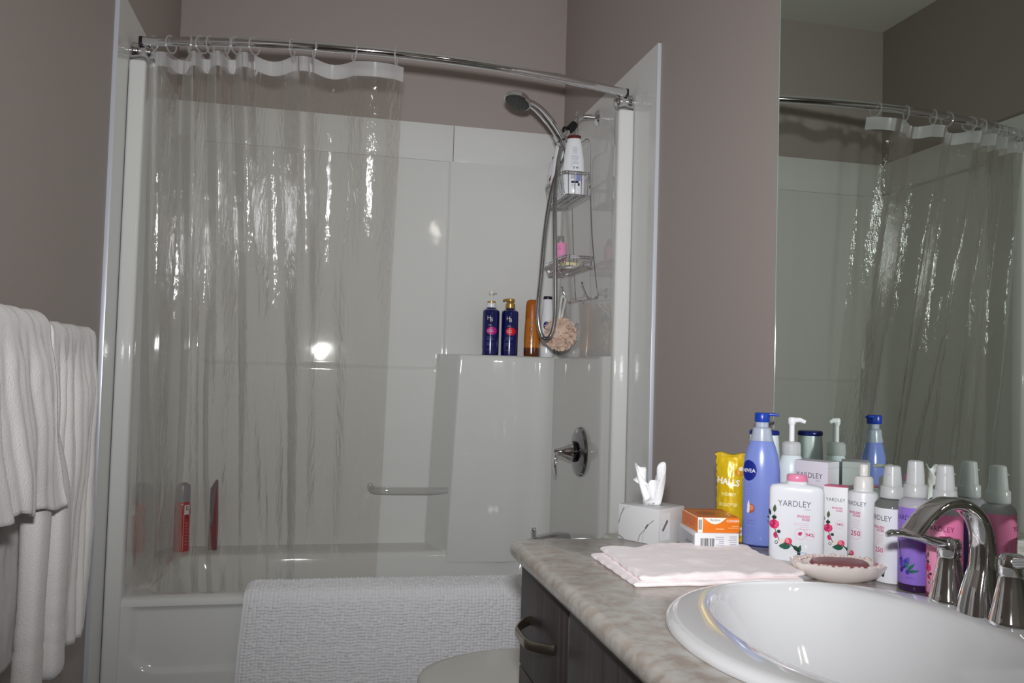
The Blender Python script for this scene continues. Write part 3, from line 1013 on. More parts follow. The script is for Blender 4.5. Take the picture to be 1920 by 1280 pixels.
t = bottle('shower_lotion_bottle', 'white tapered bottle with dark cap and navy round badge behind the hose loop', 'bottle', (1.437, 0.655, SHZ), R(-12),
           [(0.024, 0), (0.027, 0.003), (0.0275, 0.02), (0.0275, 0.09), (0.025, 0.15), (0.020, 0.205), (0.0165, 0.23)], white_p, sy=0.75)
MB().lathe([(0.0165, 0.23), (0.0178, 0.232), (0.0178, 0.2385), (0.0165, 0.242), (0, 0.2425)], 28, sy=0.8).build('cap', mat('dark_cap', (36, 28, 52), 0.3), t)
p = Print(lambda u, v, h: ((0.0262 + h) * math.sin(u / 0.026), -((0.0282 + h) * 0.75) * math.cos(u / 0.026), v))
p.ell(-0.004, 0.125, 0.0125, 0.0165, (44, 22, 96), n=28)
p.lines(-0.004, 0.100, 0.016, 3, 0.005, (120, 120, 150), align='c')
p.text('NIVEA', -0.004, 0.125, 0.0075, (238, 238, 244), 0.01)
p.build('label_print', t)

# loofah hanging on the far hook
lo = thing('loofah', 'peach mesh bath pouf hanging from a caddy hook by a white cord', 'loofah', (1.392, 0.31, 1.262))
rg = random.Random(4)
b = MB()
LRAD = 0.060
b.grid(40, 24, lambda u, v: (lambda d: tuple(d * (LRAD * 0.80 + 0.008 * noise.noise(d * 7.0))))(Vector((math.sin(PI * v) * math.cos(2 * PI * u), math.sin(PI * v) * math.sin(2 * PI * u), math.cos(PI * v)))), closed_u=True)
for k in range(150):
    d = Vector((rg.gauss(0, 1), rg.gauss(0, 1), rg.gauss(0, 1))).normalized()
    a = d.orthogonal().normalized()
    a = Matrix.Rotation(rg.uniform(0, 6.28), 3, d) @ a
    c = d.cross(a)
    w, hh, ph = rg.uniform(0.016, 0.028), rg.uniform(0.010, 0.018), rg.uniform(0, 6)
    def ruff(u, v, d=d, a=a, c=c, w=w, hh=hh, ph=ph):
        s = (u - 0.5) * 2 * w
        wob = 0.007 * math.sin(u * 9 + ph)
        rad = LRAD * 0.70 + hh * v + 0.004 * math.sin(u * 17 + ph)
        return tuple((d * rad) + a * s + c * (wob * (0.4 + v)) - d * (s * s * 7))
    b.grid(9, 4, ruff)
o = b.build('mesh_pouf', mat('peach_mesh', (232, 204, 184), 0.85, sheen=0.3, bump=(260, 0.5)), lo, ang=180)
MB().tube(smooth_path([(-0.004, 0.0, 0.050), (0.004, 0.02, 0.085), (0.016, 0.055, 0.115), (0.028, 0.078, 0.142), (0.042, 0.084, 0.137), (0.032, 0.06, 0.112), (0.014, 0.02, 0.08), (0.004, 0.0, 0.052)], 6), 0.0028, 8, up=(0, 1, 0), flat=(0.004, 0.0012)).build('hanging_cord', mat('white_cord', (232, 230, 226), 0.7), lo)

# in the top basket
cz1 = 1.7402
dred = mat('dark_red_cap', (96, 34, 34), 0.35)
for nm, lab, y, x, cut in (('body_wash_bottle', 'white tapered bottle with dark red lid and fine print, nearer end of the top basket', 0.236, 1.404, 1),
                           ('body_wash_bottle', 'white tapered bottle with dark red lid partly hidden behind its twin in the top basket', 0.322, 1.387, 0)):
    t = bottle(nm, lab, 'bottle', (x, y, cz1), R(-22), [(0.030, 0), (0.034, 0.004), (0.0345, 0.03), (0.0345, 0.075), (0.032, 0.12), (0.0245, 0.17), (0.0205, 0.19), (0.0195, 0.192)], white_p, sy=0.72, group='white body wash bottles in the caddy')
    t.scale = (1.17, 1.1, 1.07)
    MB().lathe([(0.0195, 0.191), (0.021, 0.192), (0.0205, 0.200), (0.018, 0.202), (0, 0.2025)], 28, sy=0.75).build('lid', dred, t)
    if cut:
        p = Print(lambda u, v, h: ((interp([(0, .0345), (.075, .0345), (.12, .0325), (.17, .0255), (.2, .02)], v) + h) * math.sin(u / 0.034),
                                   -(interp([(0, .0345), (.075, .0345), (.12, .0325), (.17, .0255), (.2, .02)], v) + h + .0004) * 0.72 * math.cos(u / 0.034) - 0.0005, v))
        p.lines(0.007, 0.160, 0.022, 6, 0.0042, (120, 120, 150), align='c', seed=1)
        p.lines(0.009, 0.131, 0.024, 7, 0.0045, (130, 130, 160), align='c', seed=6)
        for q in range(4):
            p.ell(-0.003, 0.129 - q * 0.009, 0.0011, 0.0013, (70, 70, 90))
        p.rect(0.006, 0.0945, 0.026, 0.0006, (90, 90, 120))
        p.rect(0.004, 0.0905, 0.003, 0.006, (110, 110, 140))
        p.rect(0.014, 0.0905, 0.007, 0.004, (120, 120, 150))
        p.rect(0.002, 0.063, 0.014, 0.018, (190, 190, 210))
        p.rect(0.019, 0.060, 0.016, 0.024, (140, 144, 190))
        p.rect(0.008, 0.044, 0.022, 0.007, (24, 22, 74), lift=0.0001)
        p.rect(0.020, 0.036, 0.006, 0.009, (40, 40, 80), lift=0.0001)
        p.lines(0.004, 0.036, 0.018, 2, 0.005, (90, 90, 120), align='c', seed=3)
        p.build('label_print', t)
t = bottle('small_wash_bottle', 'small pale bottle with plum label at the far end of the top basket', 'bottle', (1.378, 0.402, cz1), R(-15),
           [(0.018, 0), (0.021, 0.004), (0.0215, 0.03), (0.0215, 0.10), (0.020, 0.125), (0.0165, 0.142), (0.0155, 0.146)], mat('pale_grey_plastic', (222, 218, 226), 0.25), sy=0.8)
MB().lathe([(0.0155, 0.146), (0.016, 0.148), (0.0145, 0.16), (0.006, 0.163), (0.006, 0.17), (0, 0.171)], 20, sy=0.8).build('nozzle', mat('pale_cap', (206, 204, 210), 0.3), t)
MB().lathe([(0.006, 0.170), (0.0062, 0.178), (0.0045, 0.181), (0, 0.1815)], 14).build('tip', black_m, t)
p = Print(wrap_cyl(0.0216, 0.8))
p.poly([(-0.024, 0.062), (-0.010, 0.060), (-0.008, 0.112), (-0.014, 0.105), (-0.020, 0.086)], (120, 40, 90))
p.rect(0.008, 0.085, 0.018, 0.03, (196, 176, 204))
p.ell(-0.012, 0.043, 0.0085, 0.0095, (196, 206, 74))
p.build('label_print', t)

# in the lower basket
cz2 = 1.4892
t = bottle('pink_gel_bottle', 'small pink bottle with grey cap in the lower caddy basket', 'bottle', (1.398, 0.352, cz2), R(-15),
           [(0.019, 0), (0.0215, 0.003), (0.022, 0.01), (0.022, 0.098), (0.0205, 0.103), (0.012, 0.105), (0.012, 0.108)], mat('pink_plastic', (236, 152, 194), 0.25), sy=0.85)
MB().lathe([(0.0125, 0.1075), (0.0128, 0.109), (0.0125, 0.127), (0.011, 0.130), (0, 0.1305)], 22).build('cap', mat('grey_cap', (150, 150, 146), 0.3, trans=0.2), t)
p = Print(wrap_cyl(0.022, 0.85))
p.lines(-0.004, 0.089, 0.014, 3, 0.0055, (196, 70, 136), align='c', thick=0.0016)
p.lines(-0.004, 0.060, 0.014, 4, 0.008, (206, 92, 150), align='c', thick=0.0014, seed=5)
p.build('label_print', t)
b = MB()
b.lathe([(0.0, 0.0), (0.022, 0.001), (0.030, 0.007), (0.031, 0.012), (0.028, 0.018), (0.018, 0.022), (0.0, 0.023)], 28, sx=1.25, sy=0.8, sq=2.4)
tag(b.build('soap_bar', mat('cream_soap', (226, 212, 168), 0.4), loc=(1.398, 0.235, cz2)), 'cream oval soap bar in the lower caddy basket', 'soap')

# behind the curtain, on the left ledge of the tub
LZ = 0.4405
t = bottle('gel_can', 'red bottle with grey cap and white print seen through the curtain, on the left ledge', 'bottle', (0.096, 0.690, LZ), R(20),
           [(0.024, 0), (0.027, 0.003), (0.0275, 0.01), (0.0275, 0.165), (0.026, 0.175), (0.024, 0.178)], mat('red_plastic', (188, 48, 50), 0.25), sy=0.8)
MB().lathe([(0.0255, 0.178), (0.026, 0.18), (0.026, 0.222), (0.022, 0.238), (0.010, 0.246), (0, 0.247)], 32, sy=0.8).build('cap', mat('grey_lilac_cap', (150, 144, 152), 0.3), t)
p = Print(wrap_cyl(0.0275, 0.8))
p.rect(0.011, 0.150, 0.020, 0.034, (222, 222, 224))
for a in (-1, 1):
    for c in (-1, 1):
        p.rect(0.011 + a * 0.003, 0.156 + c * 0.004, 0.004, 0.005, (60, 60, 66), lift=0.0001)
p.rect(0.0, 0.07, 0.0012, 0.13, (236, 210, 210))
p.rect(0.024, 0.07, 0.0012, 0.13, (236, 210, 210))
p.ell(0.012, 0.124, 0.007, 0.008, (150, 20, 36))
for q in range(8):
    p.rect(0.012, 0.103 - q * 0.011, 0.013, 0.004, (206, 112, 118))
p.build('label_print', t)
t = thing('razor_pack', 'slim dark red slanted pack behind the curtain, right of the red bottle', 'pack', (0.204, 0.700, LZ))
b = MB()
b.add([(-0.016, -0.012, 0), (0.014, -0.012, 0), (0.0145, -0.012, 0.10), (0.009, -0.012, 0.252), (0.002, -0.012, 0.255), (-0.015, -0.012, 0.225),
       (-0.016, 0.012, 0), (0.014, 0.012, 0), (0.0145, 0.012, 0.10), (0.009, 0.012, 0.252), (0.002, 0.012, 0.255), (-0.015, 0.012, 0.225)],
      [(0, 1, 2, 3, 4, 5), (11, 10, 9, 8, 7, 6)] + [(i, i + 6, (i + 1) % 6 + 6, (i + 1) % 6) for i in range(6)])
for q in range(2, 8):
    b.f[q] = tuple(reversed(b.f[q]))
b.build('pack_body', mat('dark_red_card', (124, 52, 62), 0.35), t, smooth=False)
p = Print(wrap_flat(-0.012), curved=False)
p.poly([(-0.0155, 0.09), (-0.004, 0.09), (0.008, 0.252), (0.002, 0.2545), (-0.015, 0.2245)], (112, 102, 106))
p.rect(0.0105, 0.14, 0.0015, 0.20, (190, 80, 104), rot=R(1))
p.build('front_print', t)

# ================================================================== wall mirror
mi = thing('wall_mirror', 'large frameless mirror on the right wall above the counter', 'mirror', (W - 0.003, -1.9, 1.6))
MB().box((0, 0, -0.14), (0.0045, 1.91, 1.29)).build('glass', mirror_m, mi, smooth=False)
MB().box((-0.0005, 0.9563, -0.14), (0.0055, 0.0022, 1.29)).build('polished_edge', mat('glass_edge', (150, 160, 154), 0.1, spec=0.8), mi, smooth=False)

# ================================================================== vanity, countertop, sink, tap
CZ = 0.80
van = thing('vanity_cabinet', 'dark espresso wood vanity cabinet under the stone-look counter', 'cabinet', (1.24, -1.0, 0.0))
def V(x, y, z):
    return (x - 1.24, y + 1.0, z)
cb = MB()
cb.box(V(1.242, -1.029, 0.382), (0.545, 0.018, 0.764), bev=0.001)
cb.box(V(1.242, -2.551, 0.382), (0.545, 0.018, 0.764), bev=0.001)
cb.box(V(1.508, -1.79, 0.382), (0.012, 1.50, 0.764))
cb.box(V(1.242, -1.79, 0.09), (0.53, 1.50, 0.018))
cb.box(V(1.236, -1.345, 0.36), (0.52, 0.018, 0.52))
cb.box(V(0.975, -1.79, 0.752), (0.012, 1.50, 0.024))
cb.build('carcass', woodm, van, smooth=False)
def bow_handle(parent, y0, y1, z, x):
    m = 24
    pth = []
    for k in range(m + 1):
        t = k / m
        s = math.sin(PI * t)
        pth.append(V(x - 0.036 * min(1.0, s * 1.25) ** 0.7, lerp(y0, y1, t), z - 0.004 * s))
    MB().tube(pth, 0.006, 12, up=(0, 0, 1), flat=(0.0035, 0.0085)).build('handle', mat('brushed_nickel', (176, 168, 156), 0.28, metal=1), parent)
fx = 0.9585
def front(nm, y0, y1, z0, z1, hy=None, hz_=None):
    o = MB().box(V(fx, (y0 + y1) / 2, (z0 + z1) / 2), (0.018, y1 - y0 - 0.003, z1 - z0 - 0.003), bev=0.0018).build(nm, woodm, van)
    if hy:
        bow_handle(o, hy[0], hy[1], hz_, fx - 0.009)
    return o
front('drawer', -1.335, -1.022, 0.570, 0.762, (-1.095, -1.262), 0.670)
front('drawer', -1.335, -1.022, 0.330, 0.570, (-1.095, -1.262), 0.45)
front('drawer', -1.335, -1.022, 0.095, 0.330, (-1.095, -1.262), 0.21)
front('door', -1.765, -1.335, 0.095, 0.762)
front('door', -2.195, -1.765, 0.095, 0.762)

SX, SY = 1.225, -1.680
def sup(cx, cy, a, b_, q, n=96):
    o = []
    for k in range(n):
        t = 2 * PI * k / n
        c, s = math.cos(t), math.sin(t)
        f = (abs(c) ** q + abs(s) ** q) ** (-1 / q)
        o.append((cx + a * c * f, cy + b_ * s * f))
    return o
top = thing('countertop', 'beige and grey stone-look laminate counter with rounded front edge', 'countertop', (1.22, -1.0, CZ))
bm = bmesh.new()
hole = sup(SX, SY, 0.215, 0.245, 2.1, 64)
def loop(pts, z):
    vs_ = [bm.verts.new((x - 1.22, y + 1.0, z - CZ)) for x, y in pts]
    return vs_
rings = []
for k in range(9):
    a = PI * k / 8
    d = 0.0175 * (1 - math.sin(a))
    rings.append(loop(rrect(0.925 + d, 1.517 - d * 0.2, -2.62 + d, -1.0 - d, 0.028 - d * .5, 8), CZ - 0.0175 + 0.0175 * math.cos(a)))
n = len(rings[0])
for i in range(8):
    for k in range(n):
        bm.faces.new((rings[i][k], rings[i + 1][k], rings[i + 1][(k + 1) % n], rings[i][(k + 1) % n]))
h1, h2 = loop(hole, CZ), loop(hole, CZ - 0.035)
for k in range(64):
    bm.faces.new((h1[k], h1[(k + 1) % 64], h2[(k + 1) % 64], h2[k]))
for outer, inner in ((rings[0], h1), (rings[8], h2)):
    ed = []
    for q in (outer, inner):
        for k in range(len(q)):
            e = bm.edges.get((q[k], q[(k + 1) % len(q)])) or bm.edges.new((q[k], q[(k + 1) % len(q)]))
            ed.append(e)
    bmesh.ops.triangle_fill(bm, edges=ed, use_beauty=True)
bmesh.ops.recalc_face_normals(bm, faces=bm.faces)
MB().bm(bm).build('laminate_top', lam, top, ang=50)

sink = thing('washbasin', 'white oval drop-in washbasin in the counter', 'sink', (SX, SY, CZ))
b = MB()
def sring(cx, cy, a, b_, q, z):
    b.v += [(x - SX, y - SY, z - CZ) for x, y in sup(cx, cy, a, b_, q)]
R0 = [(SX, SY, .236, .259, 2.1, .8005), (SX, SY, .238, .262, 2.1, .8045), (SX, SY, .2365, .260, 2.1, .8095), (SX, SY, .231, .2545, 2.1, .8135), (SX, SY, .222, .2465, 2.1, .8148),
      (1.226, -1.678, .190, .247, 2.15, .8138), (1.227, -1.677, .172, .2445, 2.2, .8122), (1.227, -1.676, .165, .240, 2.2, .8085), (1.227, -1.676, .161, .235, 2.2, .801), (1.227, -1.676, .156, .228, 2.2, .785), (1.227, -1.676, .146, .212, 2.15, .75),
      (1.226, -1.677, .130, .188, 2.1, .71), (1.226, -1.678, .105, .150, 2.05, .678), (1.226, -1.68, .070, .095, 2, .661), (1.226, -1.68, .028, .028, 2, .655)]
for q in R0:
    sring(*q)
for i in range(len(R0) - 1):
    for k in range(96):
        b.f.append((i * 96 + k, i * 96 + (k + 1) % 96, (i + 1) * 96 + (k + 1) % 96, (i + 1) * 96 + k))
        b.mi.append(0)
b.build('basin', porcelain, sink, ang=180)
MB().lathe([(0.0, 0.004), (0.020, 0.004), (0.028, 0.002), (0.029, 0.0)], 28, c=(0.001, 0, -0.1455), cap=False).build('drain', chrome, sink)

tap = thing('basin_tap', 'chrome two-handle basin tap with an arched spout on the back rim of the washbasin', 'tap', (1.430, -1.622, 0.8135))
def T(x, y, z):
    return (x - 1.430, y + 1.622, z - 0.8135)
sp_ = smooth_path([T(1.432, -1.622, 0.813), T(1.433, -1.622, 0.845), T(1.436, -1.622, 0.880), T(1.434, -1.622, 0.915), T(1.424, -1.622, 0.940), T(1.404, -1.621, 0.956), T(1.382, -1.620, 0.959), T(1.362, -1.619, 0.951), T(1.345, -1.618, 0.937), T(1.330, -1.617, 0.920)], 6)
m = len(sp_)
fl_ = []
for k in range(m):
    t = k / (m - 1)
    w = interp([(0, .027), (.08, .023), (.2, .0175), (.35, .0165), (.55, .0185), (.8, .020), (1, .0205)], t)
    h = interp([(0, .026), (.08, .022), (.2, .0145), (.35, .011), (.55, .0085), (.8, .007), (1, .0055)], t)
    fl_.append((w, h))
b = MB()
b.tube(sp_, 0.01, 28, flat=fl_, side=(0, 1, 0))
b.build('spout', chrome, tap, ang=50)
for nm, yy, dr in (('far', -1.567, Vector((-1.0, 0.10, 0))), ('near', -1.677, Vector((0.12, -1.0, 0)))):
    dr.normalize()
    b = MB()
    c0 = T(1.430, yy, 0.8135)
    b.lathe([(0.0265, 0.0), (0.027, 0.003), (0.0255, 0.007), (0.0215, 0.025), (0.0175, 0.045), (0.0145, 0.060), (0.0145, 0.063)], 32, c=c0)
    o = b.build('handle_base', chrome, tap)
    b = MB()
    b.lathe([(0.0148, 0.063), (0.0158, 0.065), (0.0158, 0.083), (0.013, 0.0885), (0.0, 0.0905)], 32, c=c0)
    base = Vector(c0) + Vector((0, 0, 0.079))
    lp = smooth_path([base, base + dr * 0.022 + Vector((0, 0, 0.004)), base + dr * 0.05 + Vector((0, 0, 0.012)), base + dr * 0.082 + Vector((0, 0, 0.016)), base + dr * 0.094 + Vector((0, 0, 0.013))], 5)
    mm = len(lp)
    b.tube(lp, 0.006, 16, up=(0, 0, 1), flat=[(lerp(0.012, 0.0095, k / mm) if k < mm * .7 else lerp(0.0095, 0.002, (k / mm - .7) / .3), lerp(0.0085, 0.003, k / mm)) for k in range(mm)])
    b.build('lever', chrome, o, ang=50)

# ================================================================== toilet between vanity and tub
to = thing('toilet', 'white toilet with closed lid, between the vanity and the tub', 'toilet', (1.08, -0.675, 0.0))
def egg(t, k=1.0):
    c, s = math.cos(t), math.sin(t)
    x = (-0.278 if c > 0 else -0.17) * c
    return (x * k, 0.185 * s * k)
def egg_rings(levels, c=(0, 0), n=56):
    b = MB()
    for k, z, dx in levels:
        for i in range(n):
            x, y = egg(2 * PI * i / n, k)
            b.v.append((x + c[0] + dx, y + c[1], z))
    for j in range(len(levels) - 1):
        for i in range(n):
            b.f.append((j * n + i, (j + 1) * n + i, (j + 1) * n + (i + 1) % n, j * n + (i + 1) % n))
            b.mi.append(0)
    b.f.append(tuple(range(n)))
    b.mi.append(0)
    b.f.append(tuple(reversed([(len(levels) - 1) * n + i for i in range(n)])))
    b.mi.append(0)
    return b
egg_rings([(0.985, 0.410, 0), (1.0, 0.413, 0), (1.0, 0.420, 0), (0.985, 0.426, 0), (0.9, 0.430, 0), (0.6, 0.434, 0), (0.2, 0.436, 0)]).build('lid', toilet_m, to, ang=180)
egg_rings([(0.99, 0.388, 0), (1.0, 0.392, 0), (1.0, 0.404, 0), (0.985, 0.408, 0)]).build('seat', toilet_m, to, ang=60)
egg_rings([(0.62, 0.0, 0.05), (0.62, 0.03, 0.05), (0.55, 0.10, 0.05), (0.62, 0.20, 0.04), (0.82, 0.30, 0.02), (0.96, 0.36, 0.0), (0.975, 0.386, 0)]).build('bowl', porcelain, to, ang=60)
MB().box((0.325, 0, 0.52), (0.20, 0.42, 0.31), bev=0.03, seg=4).build('tank', porcelain, to)
MB().box((0.325, 0, 0.690), (0.212, 0.44, 0.03), bev=0.012, seg=3).build('tank_lid', toilet_m, to)
MB().box((0.27, 0, 0.30), (0.22, 0.22, 0.2), bev=0.03, seg=3).build('rear_base', porcelain, to)

# ================================================================== towel bar and towels, left wall
tb = thing('towel_bar', 'dark metal towel bar on the left wall under white towels', 'towel bar', (0.0, -1.2, 1.163))
dk = mat('dark_bronze', (58, 52, 56), 0.3, metal=0.8)
MB().tube([(0.088, 0.50, 0), (0.088, -0.45, 0)], 0.0105, 16).build('bar', dk, tb)
for y in (0.43, -0.43):
    b = MB()
    b.lathe([(0.026, 0.001), (0.026, 0.008), (0.016, 0.014), (0.010, 0.020), (0.010, 0.078), (0.015, 0.083)], 24, axis='x', c=(0, y, 0.004))
    b.build('wall_post', dk, tb)

def drape(y0, y1, zf, zb, fold, xb=0.088, rad=0.016, nu=90, nv=120, flare=0.0, hem=None, seed=0.0, lo=None, off=0.0, v0=0.0, v1=1.0, edge=None):
    """sheet hung over the bar: v runs from the back hem over the bar to the front hem"""
    zt = 1.163
    La = zt - zb
    def pt(u, v):
        v = lerp(v0, v1, v)
        y = lerp(y0, y1, u)
        f_end = hem(u) if hem else zf
        Lf = zt - f_end
        tot = La + PI * rad + Lf
        s = v * tot
        if s < La:
            x, z, fr = xb - rad, zb + s, 0.0
            nx_, nz_ = -1, 0
        elif s < La + PI * rad:
            a = PI - (s - La) / rad
            x, z, fr = xb + rad * math.cos(a), zt + rad * math.sin(a), 0.0
            nx_, nz_ = math.cos(a), math.sin(a)
        else:
            d = s - La - PI * rad
            x, z, fr = xb + rad, zt - d, d / max(Lf, 1e-3)
            nx_, nz_ = 1, 0
        g = sstep(-0.03, 0.22, fr)
        dx = fold(u, fr) * g
        bump = 0.003 * noise.noise(Vector((y * 14, z * 9, seed))) + 0.0015 * noise.noise(Vector((y * 40, z * 25, seed + 5)))
        x += (dx if nx_ > 0 else 0) + flare * fr + (bump + off) * nx_
        z += (bump + off) * nz_ + 0.010 * 0
        y += 0.012 * noise.noise(Vector((z * 4, seed + 2.2, u * 3))) * fr
        if edge:
            y += edge(u, fr)
        return (x, y, z)
    return MB().grid(nu, nv, pt)
def thick(o, t):
    md = o.modifiers.new('cloth_thickness', 'SOLIDIFY')
    md.thickness = t
    md.offset = -1
    return o

# long bath towel, right
def foldB(u, fr):
    y = u * 0.30
    w = 0.5 * math.sin(2 * PI * (y / 0.055) + 0.9 * math.sin(y * 22)) + 0.22 * math.sin(2 * PI * y / 0.028 + 1.3 + 2 * fr)
    return 0.011 * (w + 0.6) + 0.004 * math.sin(fr * 7 + u * 9)
t = thing('bath_towel', 'long white bath towel with woven hem bands hanging nearest the tub', 'towel', (0, 0, 0), group='bath towels on the towel bar')
eB = lambda u, fr: 0.030 * math.sin(PI * min(1, fr * 1.2)) * sstep(0.5, 1.0, u) - 0.02 * fr * sstep(0.6, 1, u)
thick(drape(-0.985, -0.705, 0.575, 0.66, foldB, seed=1.0, edge=eB, nu=150, nv=110).build('terry_cloth', terry, t, ang=180), 0.006)
tot = (1.163 - 0.66) + PI * 0.016 + (1.163 - 0.575)
for za, zb_ in ((0.700, 0.675), (0.652, 0.632)):
    va, vb = [((1.163 - 0.66) + PI * 0.016 + (1.163 - z)) / tot for z in (za, zb_)]
    thick(drape(-0.985, -0.705, 0.575, 0.66, foldB, seed=1.0, edge=eB, nu=150, nv=5, v0=va, v1=vb, off=0.0032).build('woven_band', terry_band, t, ang=180), 0.002)

# bath towel bunched into two thick pleats, under the short towel
t = thing('bath_towel', 'white bath towel bunched into two rounded pleats hanging below the short towel', 'towel', (0, 0, 0), group='bath towels on the towel bar')
b = MB()
for yc, xc, zb_, ph in ((-1.085, 0.124, 0.475, 0.4), (-0.965, 0.124, 0.565, 2.0)):
    pth, fl_ = [], []
    for k in range(60):
        z = lerp(1.10, zb_, k / 59)
        pth.append((lerp(0.100, xc, sstep(1.05, 0.86, z)), yc + 0.006 * math.sin(z * 9 + ph), z))
        q = 1.0 + 0.05 * math.sin(z * 23 + ph)
        for zz, dp in ((0.722, .06), (0.700, .05), (0.655, .08), (0.618, .06)):
            q -= dp * math.exp(-((z - zz - 0.012 * (ph > 1)) / 0.004) ** 2)
        q += 0.05 * sstep(0.62, 0.55, z)
        tp = sstep(1.10, 0.90, z)
        e = 1.0 if k < 58 else (0.93 if k == 58 else 0.75)
        fl_.append((0.0185 * q * lerp(.4, 1, tp) * e, 0.030 * q * lerp(.6, 1, tp) * e))
    b.tube(pth, 0.02, 28, up=(0, 1, 0), flat=fl_)
b.build('terry_pleats', terry, t, ang=180)
thick(drape(-1.13, -0.94, 0.90, 0.60, lambda u, f: 0.0, rad=0.0135, seed=3.0).build('terry_back', terry, t, ang=180), 0.003)

# short hand towel over it
def foldA(u, fr):
    y = u * 0.36
    w = 0.5 * math.sin(2 * PI * (y / 0.085) + 1.5 * math.sin(y * 15)) + 0.16 * math.sin(2 * PI * y / 0.034 + 2.0)
    return 0.010 * (w + 0.55) + 0.012 * fr + 0.006 * math.sin(fr * 5 + u * 8) * fr
t = thing('hand_towel', 'short white hand towel with slanted hem at the left frame edge', 'towel', (0, 0, 0))
thick(drape(-1.42, -1.045, 0.88, 0.80, foldA, rad=0.028, seed=6.0, hem=lambda u: 0.893 - 0.022 * sstep(.3, 1, u) + 0.004 * math.sin(u * 19), flare=0.016, nu=130, nv=110,
      edge=lambda u, fr: (0.010 * fr) * u).build('terry_cloth', terry, t, ang=180), 0.006)

# ================================================================== things on the counter
def face(dx, dy):
    """rotation that turns a thing's -Y side towards (dx, dy)"""
    return math.atan2(dx, -dy)

# tissue box
t = thing('tissue_box', 'marble-print tissue box with a white tissue sticking out, at the far end of the counter', 'tissue box', (1.203, -1.036, CZ), R(-58))
MB().box((0, 0, 0.034), (0.095, 0.085, 0.068), bev=0.0015).build('carton', mat('pale_grey_card', (204, 204, 205), 0.4), t)
p = Print(wrap_flat(-0.0425), curved=False)
def vein(pts, w, rgb=(108, 106, 112)):
    for (u1, v1), (u2, v2) in zip(pts, pts[1:]):
        d = math.hypot(u2 - u1, v2 - v1)
        p.rect((u1 + u2) / 2, (v1 + v2) / 2, d + w * .4, w, rgb, rot=math.atan2(v2 - v1, u2 - u1))
vein([(0.000, 0.002), (0.006, 0.016), (0.017, 0.027), (0.020, 0.033), (0.036, 0.046)], 0.0012)
vein([(0.018, 0.029), (0.023, 0.036)], 0.0034)
vein([(0.012, 0.002), (0.011, 0.014), (0.017, 0.027)], 0.0006, (150, 148, 152))
vein([(-0.046, 0.030), (-0.042, 0.046), (-0.034, 0.062)], 0.0016)
vein([(-0.042, 0.046), (-0.032, 0.060), (-0.020, 0.066)], 0.0006, (150, 148, 152))
vein([(-0.046, 0.007), (-0.034, 0.002)], 0.002)
p.build('front_print', t)
MB().lathe([(0.030, 0), (0.030, 0.0006)], 32, c=(0, 0, 0.068), sy=0.55).build('slot_film', mat('slot_grey', (170, 170, 172), 0.4), t)
p = Print(None, curved=False)
p.fn = lambda u, v, h: (0.0475 + h, u, v)
p.rect(-0.022, 0.034, 0.032, 0.05, (224, 226, 230))
p.rect(-0.022, 0.036, 0.006, 0.024, (110, 112, 118), lift=0.0002, rot=R(-40))
p.build('side_print', t)
b = MB()
def tissue(u, v):
    a = 2 * PI * u
    r = lerp(0.014, 0.030, v ** 0.7) * (0.7 + 0.3 * math.sin(3 * a + 2 * v)) 
    hgt = 0.062 * v * (1.0 + 0.30 * math.sin(2 * a + 0.6) + 0.10 * math.sin(5 * a))
    return (r * math.cos(a) * 1.2 - 0.004 * v, r * math.sin(a) * 0.9 + 0.003 * math.sin(7 * a) * v, 0.066 + hgt)
b.grid(72, 16, tissue, closed_u=True)
b.add([(-0.020, -0.006, 0.10), (0.010, -0.026, 0.112), (0.020, -0.018, 0.075), (-0.004, -0.022, 0.066), (-0.026, 0.0, 0.125), (-0.036, -0.014, 0.113), (-0.016, -0.016, 0.105)],
      [(0, 3, 2, 1), (0, 4, 5, 6)])
thick(b.build('tissue', mat('tissue_white', (240, 240, 242), 0.9, bump=(60, 0.3)), t, ang=40), 0.0006)

# two medicine boxes, stacked
t = thing('medicine_box', 'white medicine carton with barcode under the orange one', 'box', (1.274, -1.138, CZ), R(-9))
MB().box((0, 0, 0.020), (0.080, 0.105, 0.040), bev=0.0008).build('carton', mat('white_card', (232, 232, 234), 0.45), t)
p = Print(wrap_flat(-0.0525), curved=False)
p.barcode(-0.018, 0.019, 0.024, 0.024)
p.lines(0.013, 0.033, 0.016, 7, 0.0035, (150, 150, 176), align='r', seed=2)
p.lines(0.036, 0.034, 0.021, 6, 0.0033, (130, 130, 160), align='r', seed=4)
p.build('end_print', t)
p = Print(None, curved=False)
p.fn = lambda u, v, h: (-0.04 - h, -u, v)
p.rect(0.0, 0.021, 0.094, 0.026, (186, 186, 190))
p.rect(0.02, 0.018, 0.05, 0.005, (150, 150, 156), lift=0.0002)
p.build('side_print', t)
t = thing('cough_drop_box', 'orange cough medicine carton with white arc, on top of the white carton', 'box', (1.278, -1.136, CZ + 0.0402), R(-8))
orange = mat('orange_card', (238, 124, 28), 0.4)
MB().box((0, 0, 0.0135), (0.077, 0.100, 0.027), bev=0.0008).build('carton', orange, t)
p = Print(wrap_flat(-0.0500), curved=False)
p.rect(-0.0340, 0.0135, 0.009, 0.027, (244, 240, 232))
p.barcode(-0.0345, 0.014, 0.006, 0.018)
arc = [(-0.028, 0.0265)] + [(lerp(-0.028, 0.014, k / 14), 0.0265 - 0.0115 * math.sin(PI * k / 14)) for k in range(15)]
p.poly(arc[1:], (246, 244, 238))
p.text('Herbion', -0.007, 0.0225, 0.0058, (60, 84, 92), 0.0)
p.text('COUGH', 0.0255, 0.021, 0.0062, (250, 240, 226), 0.02)
p.lines(0.036, 0.012, 0.020, 2, 0.0035, (250, 196, 140), align='r', seed=1)
